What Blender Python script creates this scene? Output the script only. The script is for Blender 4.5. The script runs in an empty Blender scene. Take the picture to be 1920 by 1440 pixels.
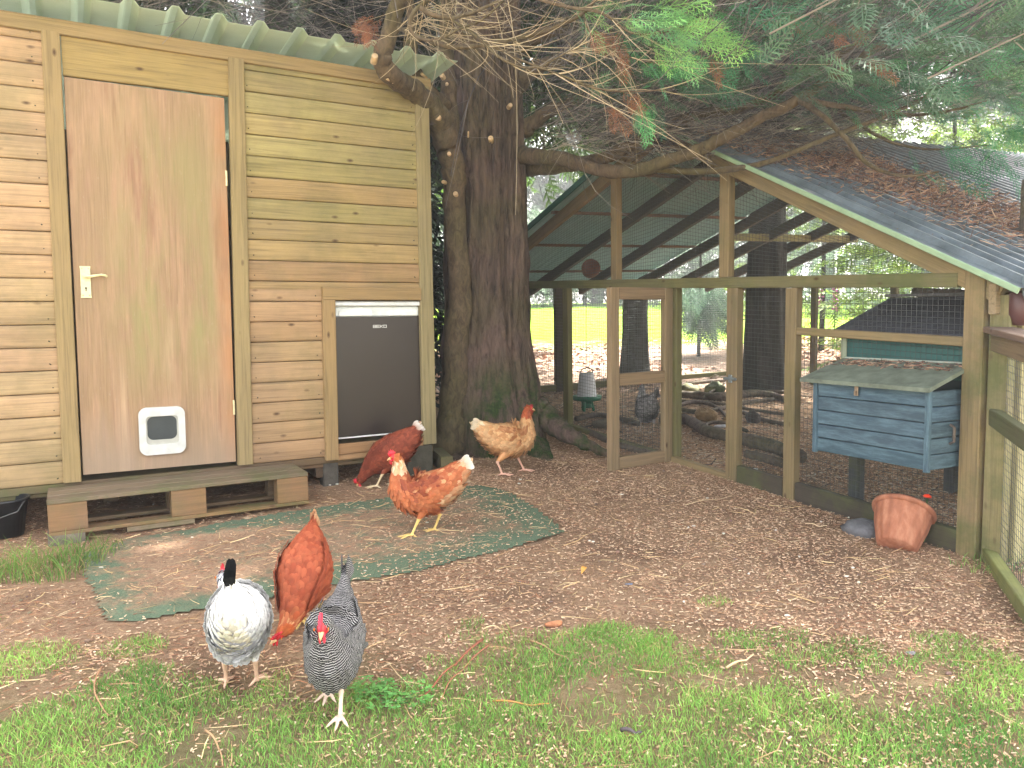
import bpy, bmesh, math, random
import numpy as np
from mathutils import Vector, Matrix, noise
from bpy_extras import mesh_utils
random.seed(7); rng = np.random.default_rng(7)
R = math.radians
sc = bpy.context.scene

# ------------------------------------------------------------------ camera
FPX = 1450.0
pitch = math.atan(121/FPX); roll = R(.8)
F = np.array([0, math.cos(pitch), -math.sin(pitch)])
_R0 = np.array([1, 0, 0.]); _U0 = np.array([0, math.sin(pitch), math.cos(pitch)])
RT = math.cos(roll)*_R0 - math.sin(roll)*_U0
UP = math.sin(roll)*_R0 + math.cos(roll)*_U0
CAM = np.array([0, 0, 1.1])
cd = bpy.data.cameras.new('camera'); cam = bpy.data.objects.new('camera', cd)
sc.collection.objects.link(cam); sc.camera = cam
cd.sensor_width = 36; cd.lens = FPX/1920*36; cd.clip_end = 500; cd.clip_start = .05
M3 = Matrix(((RT[0], UP[0], -F[0]), (RT[1], UP[1], -F[1]), (RT[2], UP[2], -F[2])))
cam.matrix_world = Matrix.Translation(CAM) @ M3.to_4x4()

# ------------------------------------------------------------------ world, sun
SUN_AZ, SUN_EL = R(48), R(58)          # azimuth from +Y towards +X
w = bpy.data.worlds.new('World'); sc.world = w; w.use_nodes = True
nt = w.node_tree; bg = nt.nodes['Background']
sky = nt.nodes.new('ShaderNodeTexSky'); sky.sky_type = 'NISHITA'; sky.sun_disc = False
sky.sun_elevation = SUN_EL; sky.sun_rotation = SUN_AZ; sky.air_density = 1.2; sky.dust_density = 3.0
# thin bright cloud over the blue: pull the sky colour towards a warm white of the same brightness
bw = nt.nodes.new('ShaderNodeRGBToBW'); nt.links.new(sky.outputs[0], bw.inputs[0])
tint = nt.nodes.new('ShaderNodeMix'); tint.data_type = 'RGBA'; tint.blend_type = 'MULTIPLY'; tint.inputs[0].default_value = 1
nt.links.new(bw.outputs[0], tint.inputs[6]); tint.inputs[7].default_value = (1.04, 1.0, .94, 1)
cl = nt.nodes.new('ShaderNodeMix'); cl.data_type = 'RGBA'; cl.inputs[0].default_value = .85
nt.links.new(sky.outputs[0], cl.inputs[6]); nt.links.new(tint.outputs[2], cl.inputs[7])
nt.links.new(cl.outputs[2], bg.inputs[0]); bg.inputs[1].default_value = .15
sd = bpy.data.lights.new('sun', 'SUN'); sd.energy = 4.0; sd.angle = R(1.0); sd.color = (1, .95, .86)
so = bpy.data.objects.new('sun', sd); sc.collection.objects.link(so)
sv = Vector((math.sin(SUN_AZ)*math.cos(SUN_EL), math.cos(SUN_AZ)*math.cos(SUN_EL), math.sin(SUN_EL)))
so.rotation_euler = sv.to_track_quat('Z', 'Y').to_euler()
sc.view_settings.view_transform = 'Standard'; sc.view_settings.look = 'None'
sc.view_settings.exposure = 3.25; sc.view_settings.gamma = 1
sc.cycles.max_bounces = 6; sc.cycles.transparent_max_bounces = 8

# ------------------------------------------------------------------ geometry helpers
def gz(x, y):
    """ground height"""
    y = np.asarray(y, float)
    return np.where(y < 8, .045*y - .06, .30 + (y-8)*.078) + 0*np.asarray(x, float)
def G(x, y): return float(gz(x, y))
def ray(px, py): return F + (px-960)/FPX*RT + (720-py)/FPX*UP
def at(px, py, Y):
    """point seen at px,py at world depth Y (world coordinates)"""
    d = ray(px, py); t = Y/d[1]; return CAM + t*d
def gnd(px, py):
    d = ray(px, py); t = (CAM[2]+.06)/(.045*d[1]-d[2]); P = CAM+t*d
    if P[1] > 8:
        t = (CAM[2]-.30+8*.078)/(.078*d[1]-d[2]); P = CAM+t*d
    return P
def s2l(c):
    return tuple(((v/255)/12.92 if v/255 <= .04045 else ((v/255+.055)/1.055)**2.4) for v in c)
def nz(x, y, z=0): return noise.noise(Vector((x, y, z)))
def norm(a):
    a = np.asarray(a, float); return a/np.maximum(np.linalg.norm(a, axis=-1, keepdims=True), 1e-9)

class MB:
    def __init__(s): s.V = []; s.Fc = []; s.gc = []; s.pc = []; s.n = 0
    def add(s, V, faces, gc=None, pc=(1, 1, 1)):
        V = np.asarray(V, float).reshape(-1, 3); m = len(V)
        s.V.append(V)
        if not isinstance(faces, list): faces = [faces]
        for f in faces:
            f = np.asarray(f, int); s.Fc.append(f + s.n)
        s.gc.append(V.copy() if gc is None else np.asarray(gc, float))
        pc = np.asarray(pc, float)
        s.pc.append(np.tile(pc, (m, 1)) if pc.ndim == 1 else pc)
        s.n += m
        return s
    def build(s, name, mat, parent=None, smooth=False, loc=None):
        V = np.concatenate(s.V)
        me = bpy.data.meshes.new(name)
        li = np.concatenate([f.ravel() for f in s.Fc])
        tot = np.concatenate([np.full(len(f), f.shape[1]) for f in s.Fc])
        st = np.concatenate([[0], np.cumsum(tot)[:-1]])
        me.vertices.add(len(V)); me.vertices.foreach_set('co', V.astype(np.float32).ravel())
        me.loops.add(len(li)); me.loops.foreach_set('vertex_index', li.astype(np.int32))
        me.polygons.add(len(tot)); me.polygons.foreach_set('loop_start', st.astype(np.int32))
        me.polygons.foreach_set('loop_total', tot.astype(np.int32))
        me.polygons.foreach_set('use_smooth', np.full(len(tot), smooth))
        a = me.attributes.new('gc', 'FLOAT_VECTOR', 'POINT'); a.data.foreach_set('vector', np.concatenate(s.gc).astype(np.float32).ravel())
        c = np.ones((len(V), 4), np.float32); c[:, :3] = np.concatenate(s.pc)
        b = me.color_attributes.new('pc', 'FLOAT_COLOR', 'POINT'); b.data.foreach_set('color', c.ravel())
        me.update(calc_edges=True); me.validate()
        if mat is not None: me.materials.append(mat)
        o = bpy.data.objects.new(name, me); sc.collection.objects.link(o)
        if parent is not None: o.parent = parent
        if loc is not None: o.location = loc
        return o
    # --- primitives
    def beam(s, p0, p1, w, h, up=(0, 0, 1), ch=.003, pc=(1, 1, 1)):
        p0 = np.asarray(p0, float); p1 = np.asarray(p1, float); d = p1-p0; L = np.linalg.norm(d); d = d/L
        up = np.asarray(up, float)
        if abs(up@d) > .98: up = np.array([0, 1., 0])
        sd_ = norm(np.cross(d, up)); up = np.cross(sd_, d)
        ch = min(ch, w*.3, h*.3)
        a, b = w/2, h/2
        pr = np.array([(-a+ch, -b), (a-ch, -b), (a, -b+ch), (a, b-ch), (a-ch, b), (-a+ch, b), (-a, b-ch), (-a, -b+ch)])
        V = np.concatenate([q + pr[:, :1]*sd_ + pr[:, 1:]*up for q in (p0, p1)])
        off = rng.uniform(-20, 20, 3)
        gc = np.concatenate([np.c_[np.full(8, t), pr] for t in (0, L)]) + off
        i = np.arange(8); j = (i+1) % 8
        s.add(V, [np.c_[i, j, j+8, i+8], np.array([i[::-1]]), np.array([i+8])], gc, pc); return s
    def box(s, c, sz, pc=(1, 1, 1), ch=.003):
        c = np.asarray(c, float); sx = sz[0]/2
        ax = int(np.argmax(sz))
        d = np.zeros(3); d[ax] = sz[ax]/2
        if ax == 0: return s.beam(c-d, c+d, sz[1], sz[2], (0, 0, 1), ch, pc)
        if ax == 1: return s.beam(c-d, c+d, sz[0], sz[2], (0, 0, 1), ch, pc)
        return s.beam(c-d, c+d, sz[0], sz[1], (0, 1, 0), ch, pc)
    def tube(s, P, r, n=8, caps=True, pc=(1, 1, 1), ell=1.0):
        P = np.asarray(P, float); k = len(P); r = np.broadcast_to(np.asarray(r, float), (k,))
        T = norm(np.gradient(P, axis=0)); ref = np.array([0, 0, 1.]) if abs(T[0][2]) < .9 else np.array([1., 0, 0])
        N = norm(np.cross(T[0], ref)); V = []; L = np.r_[0, np.cumsum(np.linalg.norm(np.diff(P, axis=0), axis=1))]
        th = np.arange(n)/n*2*math.pi; off = rng.uniform(-20, 20, 3); gc = []
        for i in range(k):
            N = norm(N - (N@T[i])*T[i]); B = np.cross(T[i], N)
            V.append(P[i] + r[i]*(np.cos(th)[:, None]*N + ell*np.sin(th)[:, None]*B))
            gc.append(np.c_[np.full(n, L[i]), r[i]*np.cos(th), r[i]*np.sin(th)]+off)
        V = np.concatenate(V); a = np.arange(n); b = (a+1) % n
        Fq = np.concatenate([np.c_[a+i*n, b+i*n, b+(i+1)*n, a+(i+1)*n] for i in range(k-1)])
        f = [Fq]
        if caps: f += [np.array([a[::-1]]), np.array([a+(k-1)*n])]
        if np.asarray(pc).ndim == 2: pc = np.repeat(np.asarray(pc), n, axis=0)
        s.add(V, f, np.concatenate(gc), pc); return s
    def lathe(s, prof, n=24, M=None, pc=(1, 1, 1), ribs=0, rib=0):
        prof = np.asarray(prof, float); th = np.arange(n)/n*2*math.pi
        V = []
        for r, z in prof:
            rr = r*(1+rib*np.cos(ribs*th)) if ribs else r
            V.append(np.c_[rr*np.cos(th), rr*np.sin(th), np.full(n, z)])
        V = np.concatenate(V)
        if M is not None: V = V @ np.array(M.to_3x3()).T + np.array(M.translation)
        a = np.arange(n); b = (a+1) % n
        s.add(V, np.concatenate([np.c_[a+i*n, b+i*n, b+(i+1)*n, a+(i+1)*n] for i in range(len(prof)-1)]), None, pc); return s
    def ell(s, c, rad, nu=12, nv=8, pc=(1, 1, 1), nse=0, M=None):
        u = np.arange(nu)/nu*2*math.pi; v = np.linspace(0, math.pi, nv)
        U, W = np.meshgrid(u, v); V = np.c_[(np.sin(W)*np.cos(U)).ravel(), (np.sin(W)*np.sin(U)).ravel(), np.cos(W).ravel()]
        if nse: V *= np.array([1+nse*nz(*(p*1.7+np.array(c)*3)) for p in V])[:, None]
        V = V*np.asarray(rad)
        if M is not None: V = V @ np.array(M).T
        V = V+np.asarray(c); a = np.arange(nu); b = (a+1) % nu
        s.add(V, np.concatenate([np.c_[a+i*nu, a+(i+1)*nu, b+(i+1)*nu, b+i*nu] for i in range(nv-1)]), None, pc); return s
def wires(mb, A, B, r, pc=(1, 1, 1)):
    """many thin straight wires A[i]->B[i], 4-sided"""
    A = np.asarray(A, float); B = np.asarray(B, float); d = norm(B-A)
    ref = np.where(np.abs(d[:, 2:]) > .9, [[1., 0, 0]], [[0, 0, 1.]])
    n1 = norm(np.cross(d, ref)); n2 = np.cross(d, n1)
    o = [n1*r, n2*r, -n1*r, -n2*r]
    V = np.stack([A+q for q in o]+[B+q for q in o], 1).reshape(-1, 3)
    base = np.arange(len(A))[:, None, None]*8
    q = np.array([[0, 1, 5, 4], [1, 2, 6, 5], [2, 3, 7, 6], [3, 0, 4, 7]])
    mb.add(V, (base+q).reshape(-1, 4), None, pc)
def ribbons(mb, P, wd, pc, cross=False):
    """P (N,K,3) polylines, wd (N,K) widths -> flat ribbons"""
    N, K, _ = P.shape; T = norm(np.gradient(P, axis=1))
    ref = norm(rng.normal(size=(N, 1, 3)))
    sd_ = norm(np.cross(T, np.broadcast_to(ref, T.shape)))
    for k in range(2 if cross else 1):
        if k: sd_ = np.cross(T, sd_)
        V = np.stack([P-sd_*wd[..., None]/2, P+sd_*wd[..., None]/2], 2)   # N,K,2,3
        b = np.arange(N)[:, None, None]*(2*K)
        q = np.array([[2*i, 2*i+1, 2*i+3, 2*i+2] for i in range(K-1)])
        mb.add(V.reshape(-1, 3), (b+q).reshape(-1, 4), None, np.repeat(pc, 2*K, axis=0))

# ------------------------------------------------------------------ naming helpers
def tag(o, label=None, cat=None, group=None, kind=None):
    if label: o['label'] = label
    if cat: o['category'] = cat
    if group: o['group'] = group
    if kind: o['kind'] = kind
    return o
def thing(name, label, cat, loc=(0, 0, 0), rz=0, group=None):
    o = bpy.data.objects.new(name, None); sc.collection.objects.link(o)
    o.empty_display_size = .1; o.location = loc; o.rotation_euler = (0, 0, rz)
    return tag(o, label, cat, group)

# ------------------------------------------------------------------ materials
class NT:
    def __init__(s, name):
        s.m = bpy.data.materials.new(name); s.m.use_nodes = True; s.t = s.m.node_tree
        s.b = s.t.nodes['Principled BSDF']; s.b.inputs['Roughness'].default_value = .8
    def n(s, ty, **k):
        x = s.t.nodes.new(ty)
        for a, v in k.items():
            if a.startswith('_'): x.inputs[int(a[1:])].default_value = v
            else: setattr(x, a, v)
        return x
    def l(s, a, b): s.t.links.new(a, b)
    def attr(s, nm): return s.n('ShaderNodeAttribute', attribute_name=nm)
    def mapn(s, vec, scale):
        x = s.n('ShaderNodeMapping'); x.inputs['Scale'].default_value = scale; s.l(vec, x.inputs[0]); return x.outputs[0]
    def noise(s, vec, scale, detail=4, rough=.55, dist=0):
        x = s.n('ShaderNodeTexNoise'); x.inputs['Scale'].default_value = scale; x.inputs['Detail'].default_value = detail
        x.inputs['Roughness'].default_value = rough; x.inputs['Distortion'].default_value = dist
        if vec is not None: s.l(vec, x.inputs['Vector'])
        return x.outputs[0]
    def ramp(s, fac, stops):
        x = s.n('ShaderNodeValToRGB'); e = x.color_ramp.elements
        while len(e) < len(stops): e.new(.5)
        for i, (p, c) in enumerate(stops):
            e[i].position = p; e[i].color = (*(c if not isinstance(c, (int, float)) else (c,)*3), 1)
        s.l(fac, x.inputs[0]); return x.outputs[0]
    def mix(s, fac, a, b, mode='MIX'):
        x = s.n('ShaderNodeMix', data_type='RGBA', blend_type=mode)
        for i, v in ((0, fac), (6, a), (7, b)):
            if isinstance(v, (int, float)): x.inputs[i].default_value = v
            elif isinstance(v, tuple): x.inputs[i].default_value = (*v, 1)
            else: s.l(v, x.inputs[i])
        return x.outputs[2]
    def math(s, op, a, b=0.0, clamp=False):
        x = s.n('ShaderNodeMath', operation=op, use_clamp=clamp)
        for i, v in ((0, a), (1, b)):
            if isinstance(v, (int, float)): x.inputs[i].default_value = v
            else: s.l(v, x.inputs[i])
        return x.outputs[0]
    def sep(s, v):
        x = s.n('ShaderNodeSeparateXYZ'); s.l(v, x.inputs[0]); return x.outputs
    def base(s, c):
        if isinstance(c, tuple): s.b.inputs['Base Color'].default_value = (*c, 1)
        else: s.l(c, s.b.inputs['Base Color'])
    def bump(s, h, d, strength=1.0):
        x = s.n('ShaderNodeBump'); x.inputs['Distance'].default_value = d; x.inputs['Strength'].default_value = strength
        s.l(h, x.inputs['Height']); s.l(x.outputs[0], s.b.inputs['Normal'])

def wood_mat(name, moss=.3, knots=True, weather=.3):
    m = NT(name); gc = m.attr('gc').outputs['Vector']; pc = m.attr('pc').outputs['Color']
    g1 = m.noise(m.mapn(gc, (1.5, 38, 38)), 1.6, 5, .6, .6)
    g2 = m.noise(m.mapn(gc, (3, 160, 160)), 1.0, 3, .5)
    gr = m.ramp(g1, [(.3, .62), (.5, .92), (.62, 1.0), (.75, .78)])
    gr2 = m.ramp(g2, [(.3, .85), (.7, 1.08)])
    c = m.mix(1.0, pc, gr, 'MULTIPLY'); c = m.mix(.8, c, gr2, 'MULTIPLY')
    obj = m.n('ShaderNodeNewGeometry').outputs['Position']
    wn = m.ramp(m.noise(obj, 2.3, 5, .65), [(.42, 0.0), (.7, .8)])
    c = m.mix(m.math('MULTIPLY', wn, weather), c, (.16, .125, .1))
    mn = m.ramp(m.noise(obj, 3.1, 6, .7), [(.45, 0.0), (.66, 1.0)])
    c = m.mix(m.math('MULTIPLY', mn, moss), c, (.10, .125, .04))
    if knots:
        v = m.n('ShaderNodeTexVoronoi', feature='F1'); v.inputs['Scale'].default_value = 1
        m.l(m.mapn(gc, (8, 17, 17)), v.inputs['Vector'])
        k = m.ramp(v.outputs['Distance'], [(.06, 1.0), (.12, 0.55), (.2, 0.0)])
        sepc = m.n('ShaderNodeSeparateColor'); m.l(v.outputs['Color'], sepc.inputs[0])
        k = m.math('MULTIPLY', k, m.ramp(sepc.outputs[0], [(.78, 0.0), (.82, 1.0)]))
        c = m.mix(m.math('MULTIPLY', k, .9), c, (.075, .035, .018))
    hs = m.n('ShaderNodeHueSaturation'); hs.inputs['Saturation'].default_value = 1.02; hs.inputs['Value'].default_value = .9; m.l(c, hs.inputs['Color']); c = hs.outputs[0]
    m.base(c); m.b.inputs['Roughness'].default_value = .82
    m.bump(m.math('ADD', g1, m.math('MULTIPLY', g2, .5)), .0022, .8)
    return m.m
WOOD = wood_mat('timber', weather=.42); WOODG = wood_mat('green_timber', moss=.75, weather=.5); WOODC = wood_mat('clean_timber', moss=.12, weather=.18)
def pc_mat(name, rough=.8, sheen=0, transl=0, bump=0, spec=.5, var=.15, scale=30):
    m = NT(name); c = m.attr('pc').outputs['Color']
    if var:
        v = m.ramp(m.noise(m.n('ShaderNodeNewGeometry').outputs['Position'], scale, 3), [(.3, 1-var), (.7, 1+var)])
        c = m.mix(1.0, c, v, 'MULTIPLY')
    m.base(c); m.b.inputs['Roughness'].default_value = rough; m.b.inputs['Specular IOR Level'].default_value = spec
    if bump: m.bump(m.noise(m.n('ShaderNodeNewGeometry').outputs['Position'], scale*3, 4), bump)
    if transl:
        t = m.n('ShaderNodeBsdfTranslucent'); m.l(c, t.inputs[0]); mx = m.n('ShaderNodeMixShader'); mx.inputs[0].default_value = transl
        out = m.t.nodes['Material Output']; m.l(m.b.outputs[0], mx.inputs[1]); m.l(t.outputs[0], mx.inputs[2]); m.l(mx.outputs[0], out.inputs[0])
    return m.m
LEAF = pc_mat('leaf', .6, transl=.35, var=.2, scale=8, spec=.3)
GRASSM = pc_mat('grass_blade', .55, transl=.35, var=.2, scale=6, spec=.3)
LITTER = pc_mat('litter', .85, var=.0)
PAINT = pc_mat('plain', .5, var=.06, scale=12)
FEATH = pc_mat('feather', .75, transl=0, var=.1, scale=60, spec=.25)
_t = FEATH.node_tree; _b = _t.nodes['Principled BSDF']; _l = _b.inputs['Base Color'].links[0].from_socket; _h = _t.nodes.new('ShaderNodeHueSaturation'); _h.inputs['Saturation'].default_value = .98; _h.inputs['Value'].default_value = .86; _t.links.new(_l, _h.inputs['Color']); _t.links.new(_h.outputs[0], _b.inputs['Base Color'])
SKIN = pc_mat('bird_skin', .5, var=.12, scale=150)
METAL = pc_mat('zinc', .45, var=.15, scale=30); METAL.node_tree.nodes['Principled BSDF'].inputs['Metallic'].default_value = .6
STONE = pc_mat('stone', .9, var=.35, scale=14, bump=.01)
PLASTIC = pc_mat('plastic', .4, var=.1, scale=20)
WIRE = pc_mat('wire', .5, var=0); WIRE.node_tree.nodes['Principled BSDF'].inputs['Metallic'].default_value = .3

def bark_mat(name, col, dark, moss=0, stretch=(9, 9, 1.2), bumpd=.02):
    m = NT(name); pos = m.n('ShaderNodeNewGeometry').outputs['Position']
    a = m.noise(m.mapn(pos, stretch), 2.2, 8, .7, .8)
    c = m.ramp(a, [(.3, dark), (.5, col), (.72, tuple(min(1, v*1.6) for v in col))])
    c2 = m.ramp(m.noise(pos, 3.0, 4), [(.4, (1, 1, 1)), (.7, (.8, .95, .65))])
    c = m.mix(1.0, c, c2, 'MULTIPLY')
    if moss:
        z = m.sep(pos)[2]
        mz = m.math('SUBTRACT', 1.0, m.math('DIVIDE', m.math('SUBTRACT', z, .15), moss), True)
        mm = m.math('MULTIPLY', m.ramp(m.noise(pos, 7, 6, .7), [(.40, 0.0), (.58, 1.0)]), m.ramp(mz, [(.08, 0.0), (.45, 1.0)]))
        right = m.ramp(m.math('ADD', m.sep(pos)[0], .5), [(.12, 0.0), (.28, 1.0)])
        c = m.mix(m.math('MULTIPLY', mm, right), c, m.ramp(m.noise(pos, 60, 3), [(.35, (.022, .045, .01)), (.7, (.07, .12, .025))]))
    m.base(c); m.b.inputs['Roughness'].default_value = .95
    m.bump(a, bumpd); return m.m
BARK = bark_mat('cypress_bark', (.17, .115, .095), (.03, .022, .021), stretch=(12, 12, 2.6), moss=.75, bumpd=.05)
BARK2 = bark_mat('limb_bark', (.12, .085, .055), (.05, .034, .025), stretch=(14, 14, 6), bumpd=.006)
BARKD = bark_mat('dark_bark', (.035, .032, .028), (.012, .012, .012), stretch=(7, 7, 1.5))
LOGM = bark_mat('log_bark', (.13, .10, .085), (.035, .027, .025), stretch=(10, 10, 10), bumpd=.008)

def ground_mat():
    m = NT('soil'); pos = m.n('ShaderNodeNewGeometry').outputs['Position']; x, y, z = m.sep(pos)
    n1 = m.noise(pos, 3, 6, .6); n2 = m.noise(pos, 45, 6, .7); n3 = m.noise(pos, 260, 4, .7)
    soil = m.ramp(n2, [(.3, s2l((146, 118, 94))), (.5, s2l((184, 152, 124))), (.7, s2l((212, 182, 152)))])
    soil = m.mix(m.ramp(n1, [(.35, 0.0), (.65, .6)]), soil, s2l((164, 136, 112)))
    soil = m.mix(1.0, soil, m.ramp(n3, [(.3, .72), (.7, 1.2)]), 'MULTIPLY')
    wet = m.ramp(m.noise(pos, 1.7, 5, .6), [(.50, 0.0), (.62, .55)])
    soil = m.mix(wet, soil, s2l((116, 92, 78)))
    # distant lawn with leaf-litter patches
    lawn = m.ramp(m.noise(m.mapn(pos, (1, 1, 1)), 25, 6, .7), [(.3, (.11, .24, .012)), (.5, (.20, .37, .02)), (.75, (.33, .46, .05))])
    leafy = m.ramp(m.noise(pos, 18, 7, .8), [(.35, (.16, .10, .07)), (.5, (.32, .22, .17)), (.62, (.5, .38, .3)), (.7, (.12, .18, .03))])
    far = m.ramp(m.math('MULTIPLY', m.math('ADD', y, m.math('MULTIPLY', m.math('SUBTRACT', n1, .5), 4.0)), .02), [(.16, 0.0), (.17, 1.0)])
    far2 = m.ramp(m.math('MULTIPLY', m.math('ADD', y, m.math('MULTIPLY', m.math('SUBTRACT', n1, .5), 6.0)), .02), [(.24, 0.0), (.27, 1.0)])
    c = m.mix(far, soil, leafy); c = m.mix(far2, c, lawn)
    # lawn soil tint near the camera and right of the gate
    near = m.ramp(m.math('ADD', y, m.math('MULTIPLY', m.math('SUBTRACT', n1, .5), 1.6)), [(2.0/4, 1.0), (2.5/4, 0.0)])
    yy = m.math('MULTIPLY', m.math('ADD', y, m.math('MULTIPLY', m.math('SUBTRACT', n1, .5), 1.2)), .25)
    near = m.ramp(yy, [(.50, 1.0), (.62, 0.0)])
    c = m.mix(m.math('MULTIPLY', near, .55), c, s2l((92, 104, 62)))
    m.base(c); m.b.inputs['Roughness'].default_value = 1; m.b.inputs['Specular IOR Level'].default_value = .15
    m.bump(m.math('ADD', n2, m.math('MULTIPLY', n3, .4)), .02); return m.m

# ================================================================== SETTING
# ground
xs = np.concatenate([np.linspace(-90, -6, 22), np.arange(-5.7, 7, .15), np.linspace(7.5, 90, 22)])
ys = np.concatenate([np.linspace(-40, .4, 16), np.arange(.5, 12, .15), np.linspace(12.5, 140, 40)])
X, Y = np.meshgrid(xs, ys)
Z = gz(X, Y); Z = np.where(Y > 24, 1.548+(Y-24)*.02, Z); Z = np.where(Y < 0, -.06, Z)
nx, ny = len(xs), len(ys)
i = (np.arange(ny-1)[:, None]*nx+np.arange(nx-1)).ravel()
mb = MB(); mb.add(np.c_[X.ravel(), Y.ravel(), Z.ravel()], np.c_[i, i+1, i+nx+1, i+nx])
tag(mb.build('ground', ground_mat(), smooth=True), kind='structure')

# ------------------------------------------------------------------ SHED  (local x along wall, -y towards camera)
SA = R(29.7); S0 = np.array([-2.16, 3.87, 0.])
su = np.array([math.cos(SA), math.sin(SA), 0]); svv = np.array([-math.sin(SA), math.cos(SA), 0])
shed = thing('wooden_shed', 'timber-clad shed with a plain brown door and corrugated roof, left of the tree', 'shed', S0, SA)
TAN = s2l((206, 168, 126)); PINK = s2l((200, 168, 130)); OLV = s2l((180, 164, 112)); BRN = s2l((178, 148, 106)); FRM = s2l((168, 144, 102))
PROF = [(.006, .0012), (-.017, .0014), (-.0225, .005), (-.0252, .014), (-.0265, .030), (-.0268, .062), (-.0262, .082), (-.0248, .096), (-.0215, .107), (-.017, .1122), (.006, .1125)]
def cladding(mb, u0, u1, z0, z1, pitch_=.1125, colf=None, skip=None):
    z = .318; k = 0
    while z < z1:
        a, b = u0, u1
        if skip: a, b = skip(z, a, b)
        if b-a > .05 and z+pitch_ > z0:
            pr = np.array(PROF); pr = pr*[1, pitch_/.114]; yy = pr[:, 0] + rng.uniform(-.0012, .0012); zz = np.clip(z+pr[:, 1], z0, z1)
            nseg = max(2, int((b-a)/.25)+1); uu = np.linspace(a, b, nseg)
            V = []; gcv = []; off = rng.uniform(-30, 30, 3)
            for q in uu:
                wob = .0012*nz(q*2, z*9)
                V.append(np.c_[np.full(len(pr), q), yy, zz+wob]); gcv.append(np.c_[np.full(len(pr), q), zz, yy]+off)
            m = len(pr); j = np.arange(m-1)
            Fq = np.concatenate([np.c_[j+m*t, j+m*(t+1), j+1+m*(t+1), j+1+m*t] for t in range(nseg-1)])
            mb.add(np.concatenate(V), Fq, np.concatenate(gcv), colf(z, k))
        z += pitch_; k += 1
def jit(c, a=.08):
    return tuple(np.array(c)*(1+rng.uniform(-a, a))*(1+rng.uniform(-a*.4, a*.4, 3)))
def lerp(a, b, t): return tuple(np.array(a)*(1-t)+np.array(b)*t)
mb = MB()
cladding(mb, -1.3, -.075, .318, 2.5, colf=lambda z, k: jit(lerp(PINK, OLV, max(0, min(1, (.55-z)*3))*.7+.0)))
def cr(z, k):
    t = max(0, min(1, (z-1.3)/.5)); c = lerp(BRN, OLV, t)
    if k in (9, 13): c = s2l((178, 146, 106))
    if 1.75 < z < 1.86: c = s2l((184, 152, 106))
    return jit(c, .1)
cladding(mb, .80, 1.845, 1.285, 2.5, colf=cr)
cladding(mb, .80, 1.225, .318, 1.285, colf=lambda z, k: jit(s2l((186, 154, 116))))
mb.box((.55, .02, 2.43), (.9, .02, .2), FRM)
for a_, b_, z0_, z1_ in ((-1.3, -.03, .32, 2.57), (.80, 1.88, 1.25, 2.5), (.80, 1.24, .32, 1.25)): mb.box(((a_+b_)/2, .016, (z0_+z1_)/2), (b_-a_, .012, z1_-z0_), s2l((70, 52, 40)))
for k in range(20):
    z_ = .318+k*.1125+.03
    for u_ in (-.125, .86, 1.805) if z_ > 1.3 else (-.125, .845, 1.19):
        if z_ < 2.5: mb.tube([(u_+rng.normal(0, .004), -.0262, z_+rng.normal(0, .004)), (u_, -.0285, z_)], .003, 6, pc=(.03, .025, .02))
mb.build('cladding', WOOD, shed)
mb = MB()                                        # dark inner shell: side, back and floor so the shed is a real volume
mb.box((-.65+1.3/2*0+.3, 2.2, 1.4), (3.1, .02, 2.3), s2l((120, 95, 70)))
mb.box((1.89, 1.12, 1.42), (.02, 2.18, 2.2), s2l((120, 95, 70)))
mb.box((-1.29, 1.12, 1.42), (.02, 2.18, 2.2), s2l((120, 95, 70)))
mb.build('side_walls', WOOD, shed)
mb = MB(); mb.box((.3, 1.12, .28), (3.2, 2.26, .05), s2l((120, 95, 70)));
for q in (-1.1, .1, 1.2): mb.box((q, 1.1, .225), (.07, 2.2, .06), s2l((95, 75, 55)))
mb.beam((-1.3, -.004, .297), (1.9, -.004, .297), .03, .04, pc=s2l((120, 98, 72)))
mb.build('floor', WOODG, shed)
# trim
def trim(name, p0, p1, w_, h_, col, up=(0, 1, 0), mat=None):
    b = MB(); b.beam(p0, p1, w_, h_, up, .004, col); return b.build(name, mat or WOODC, shed)
trim('door_post', (-.065, -.022, .322), (-.042, -.022, 2.5), .078, .046, s2l((170, 146, 104)))
trim('door_post', (.766, -.022, .322), (.806, -.022, 2.5), .08, .046, s2l((168, 148, 106)))
trim('lintel', (.0, -.012, 2.405), (.765, -.012, 2.405), .028, .2, s2l((174, 150, 98)), up=(0, 0, 1))
trim('corner_post', (1.872, -.022, .336), (1.872, -.022, 2.5), .085, .048, s2l((160, 146, 108)))
trim('fascia', (-1.3, -.026, 2.535), (1.93, -.026, 2.515), .03, .072, s2l((166, 142, 100)), up=(0, 0, 1))
trim('fridge_surround', (1.25, -.03, .30), (1.26, -.03, 1.225), .075, .05, s2l((170, 142, 100)))
trim('fridge_surround', (1.225, -.03, 1.262), (1.828, -.03, 1.262), .05, .075, s2l((168, 140, 98)), up=(0, 0, 1))
trim('sill_board', (1.29, -.02, .355), (1.828, -.02, .355), .03, .062, s2l((176, 136, 96)), up=(0, 0, 1))
trim('sill_board', (1.29, -.016, .305), (1.828, -.016, .305), .03, .034, s2l((190, 150, 108)), up=(0, 0, 1))
b = MB(); b.box((1.55, .3, .85), (.62, .02, .9), s2l((40, 30, 24))); b.build('recess_back', WOOD, shed)
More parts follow.
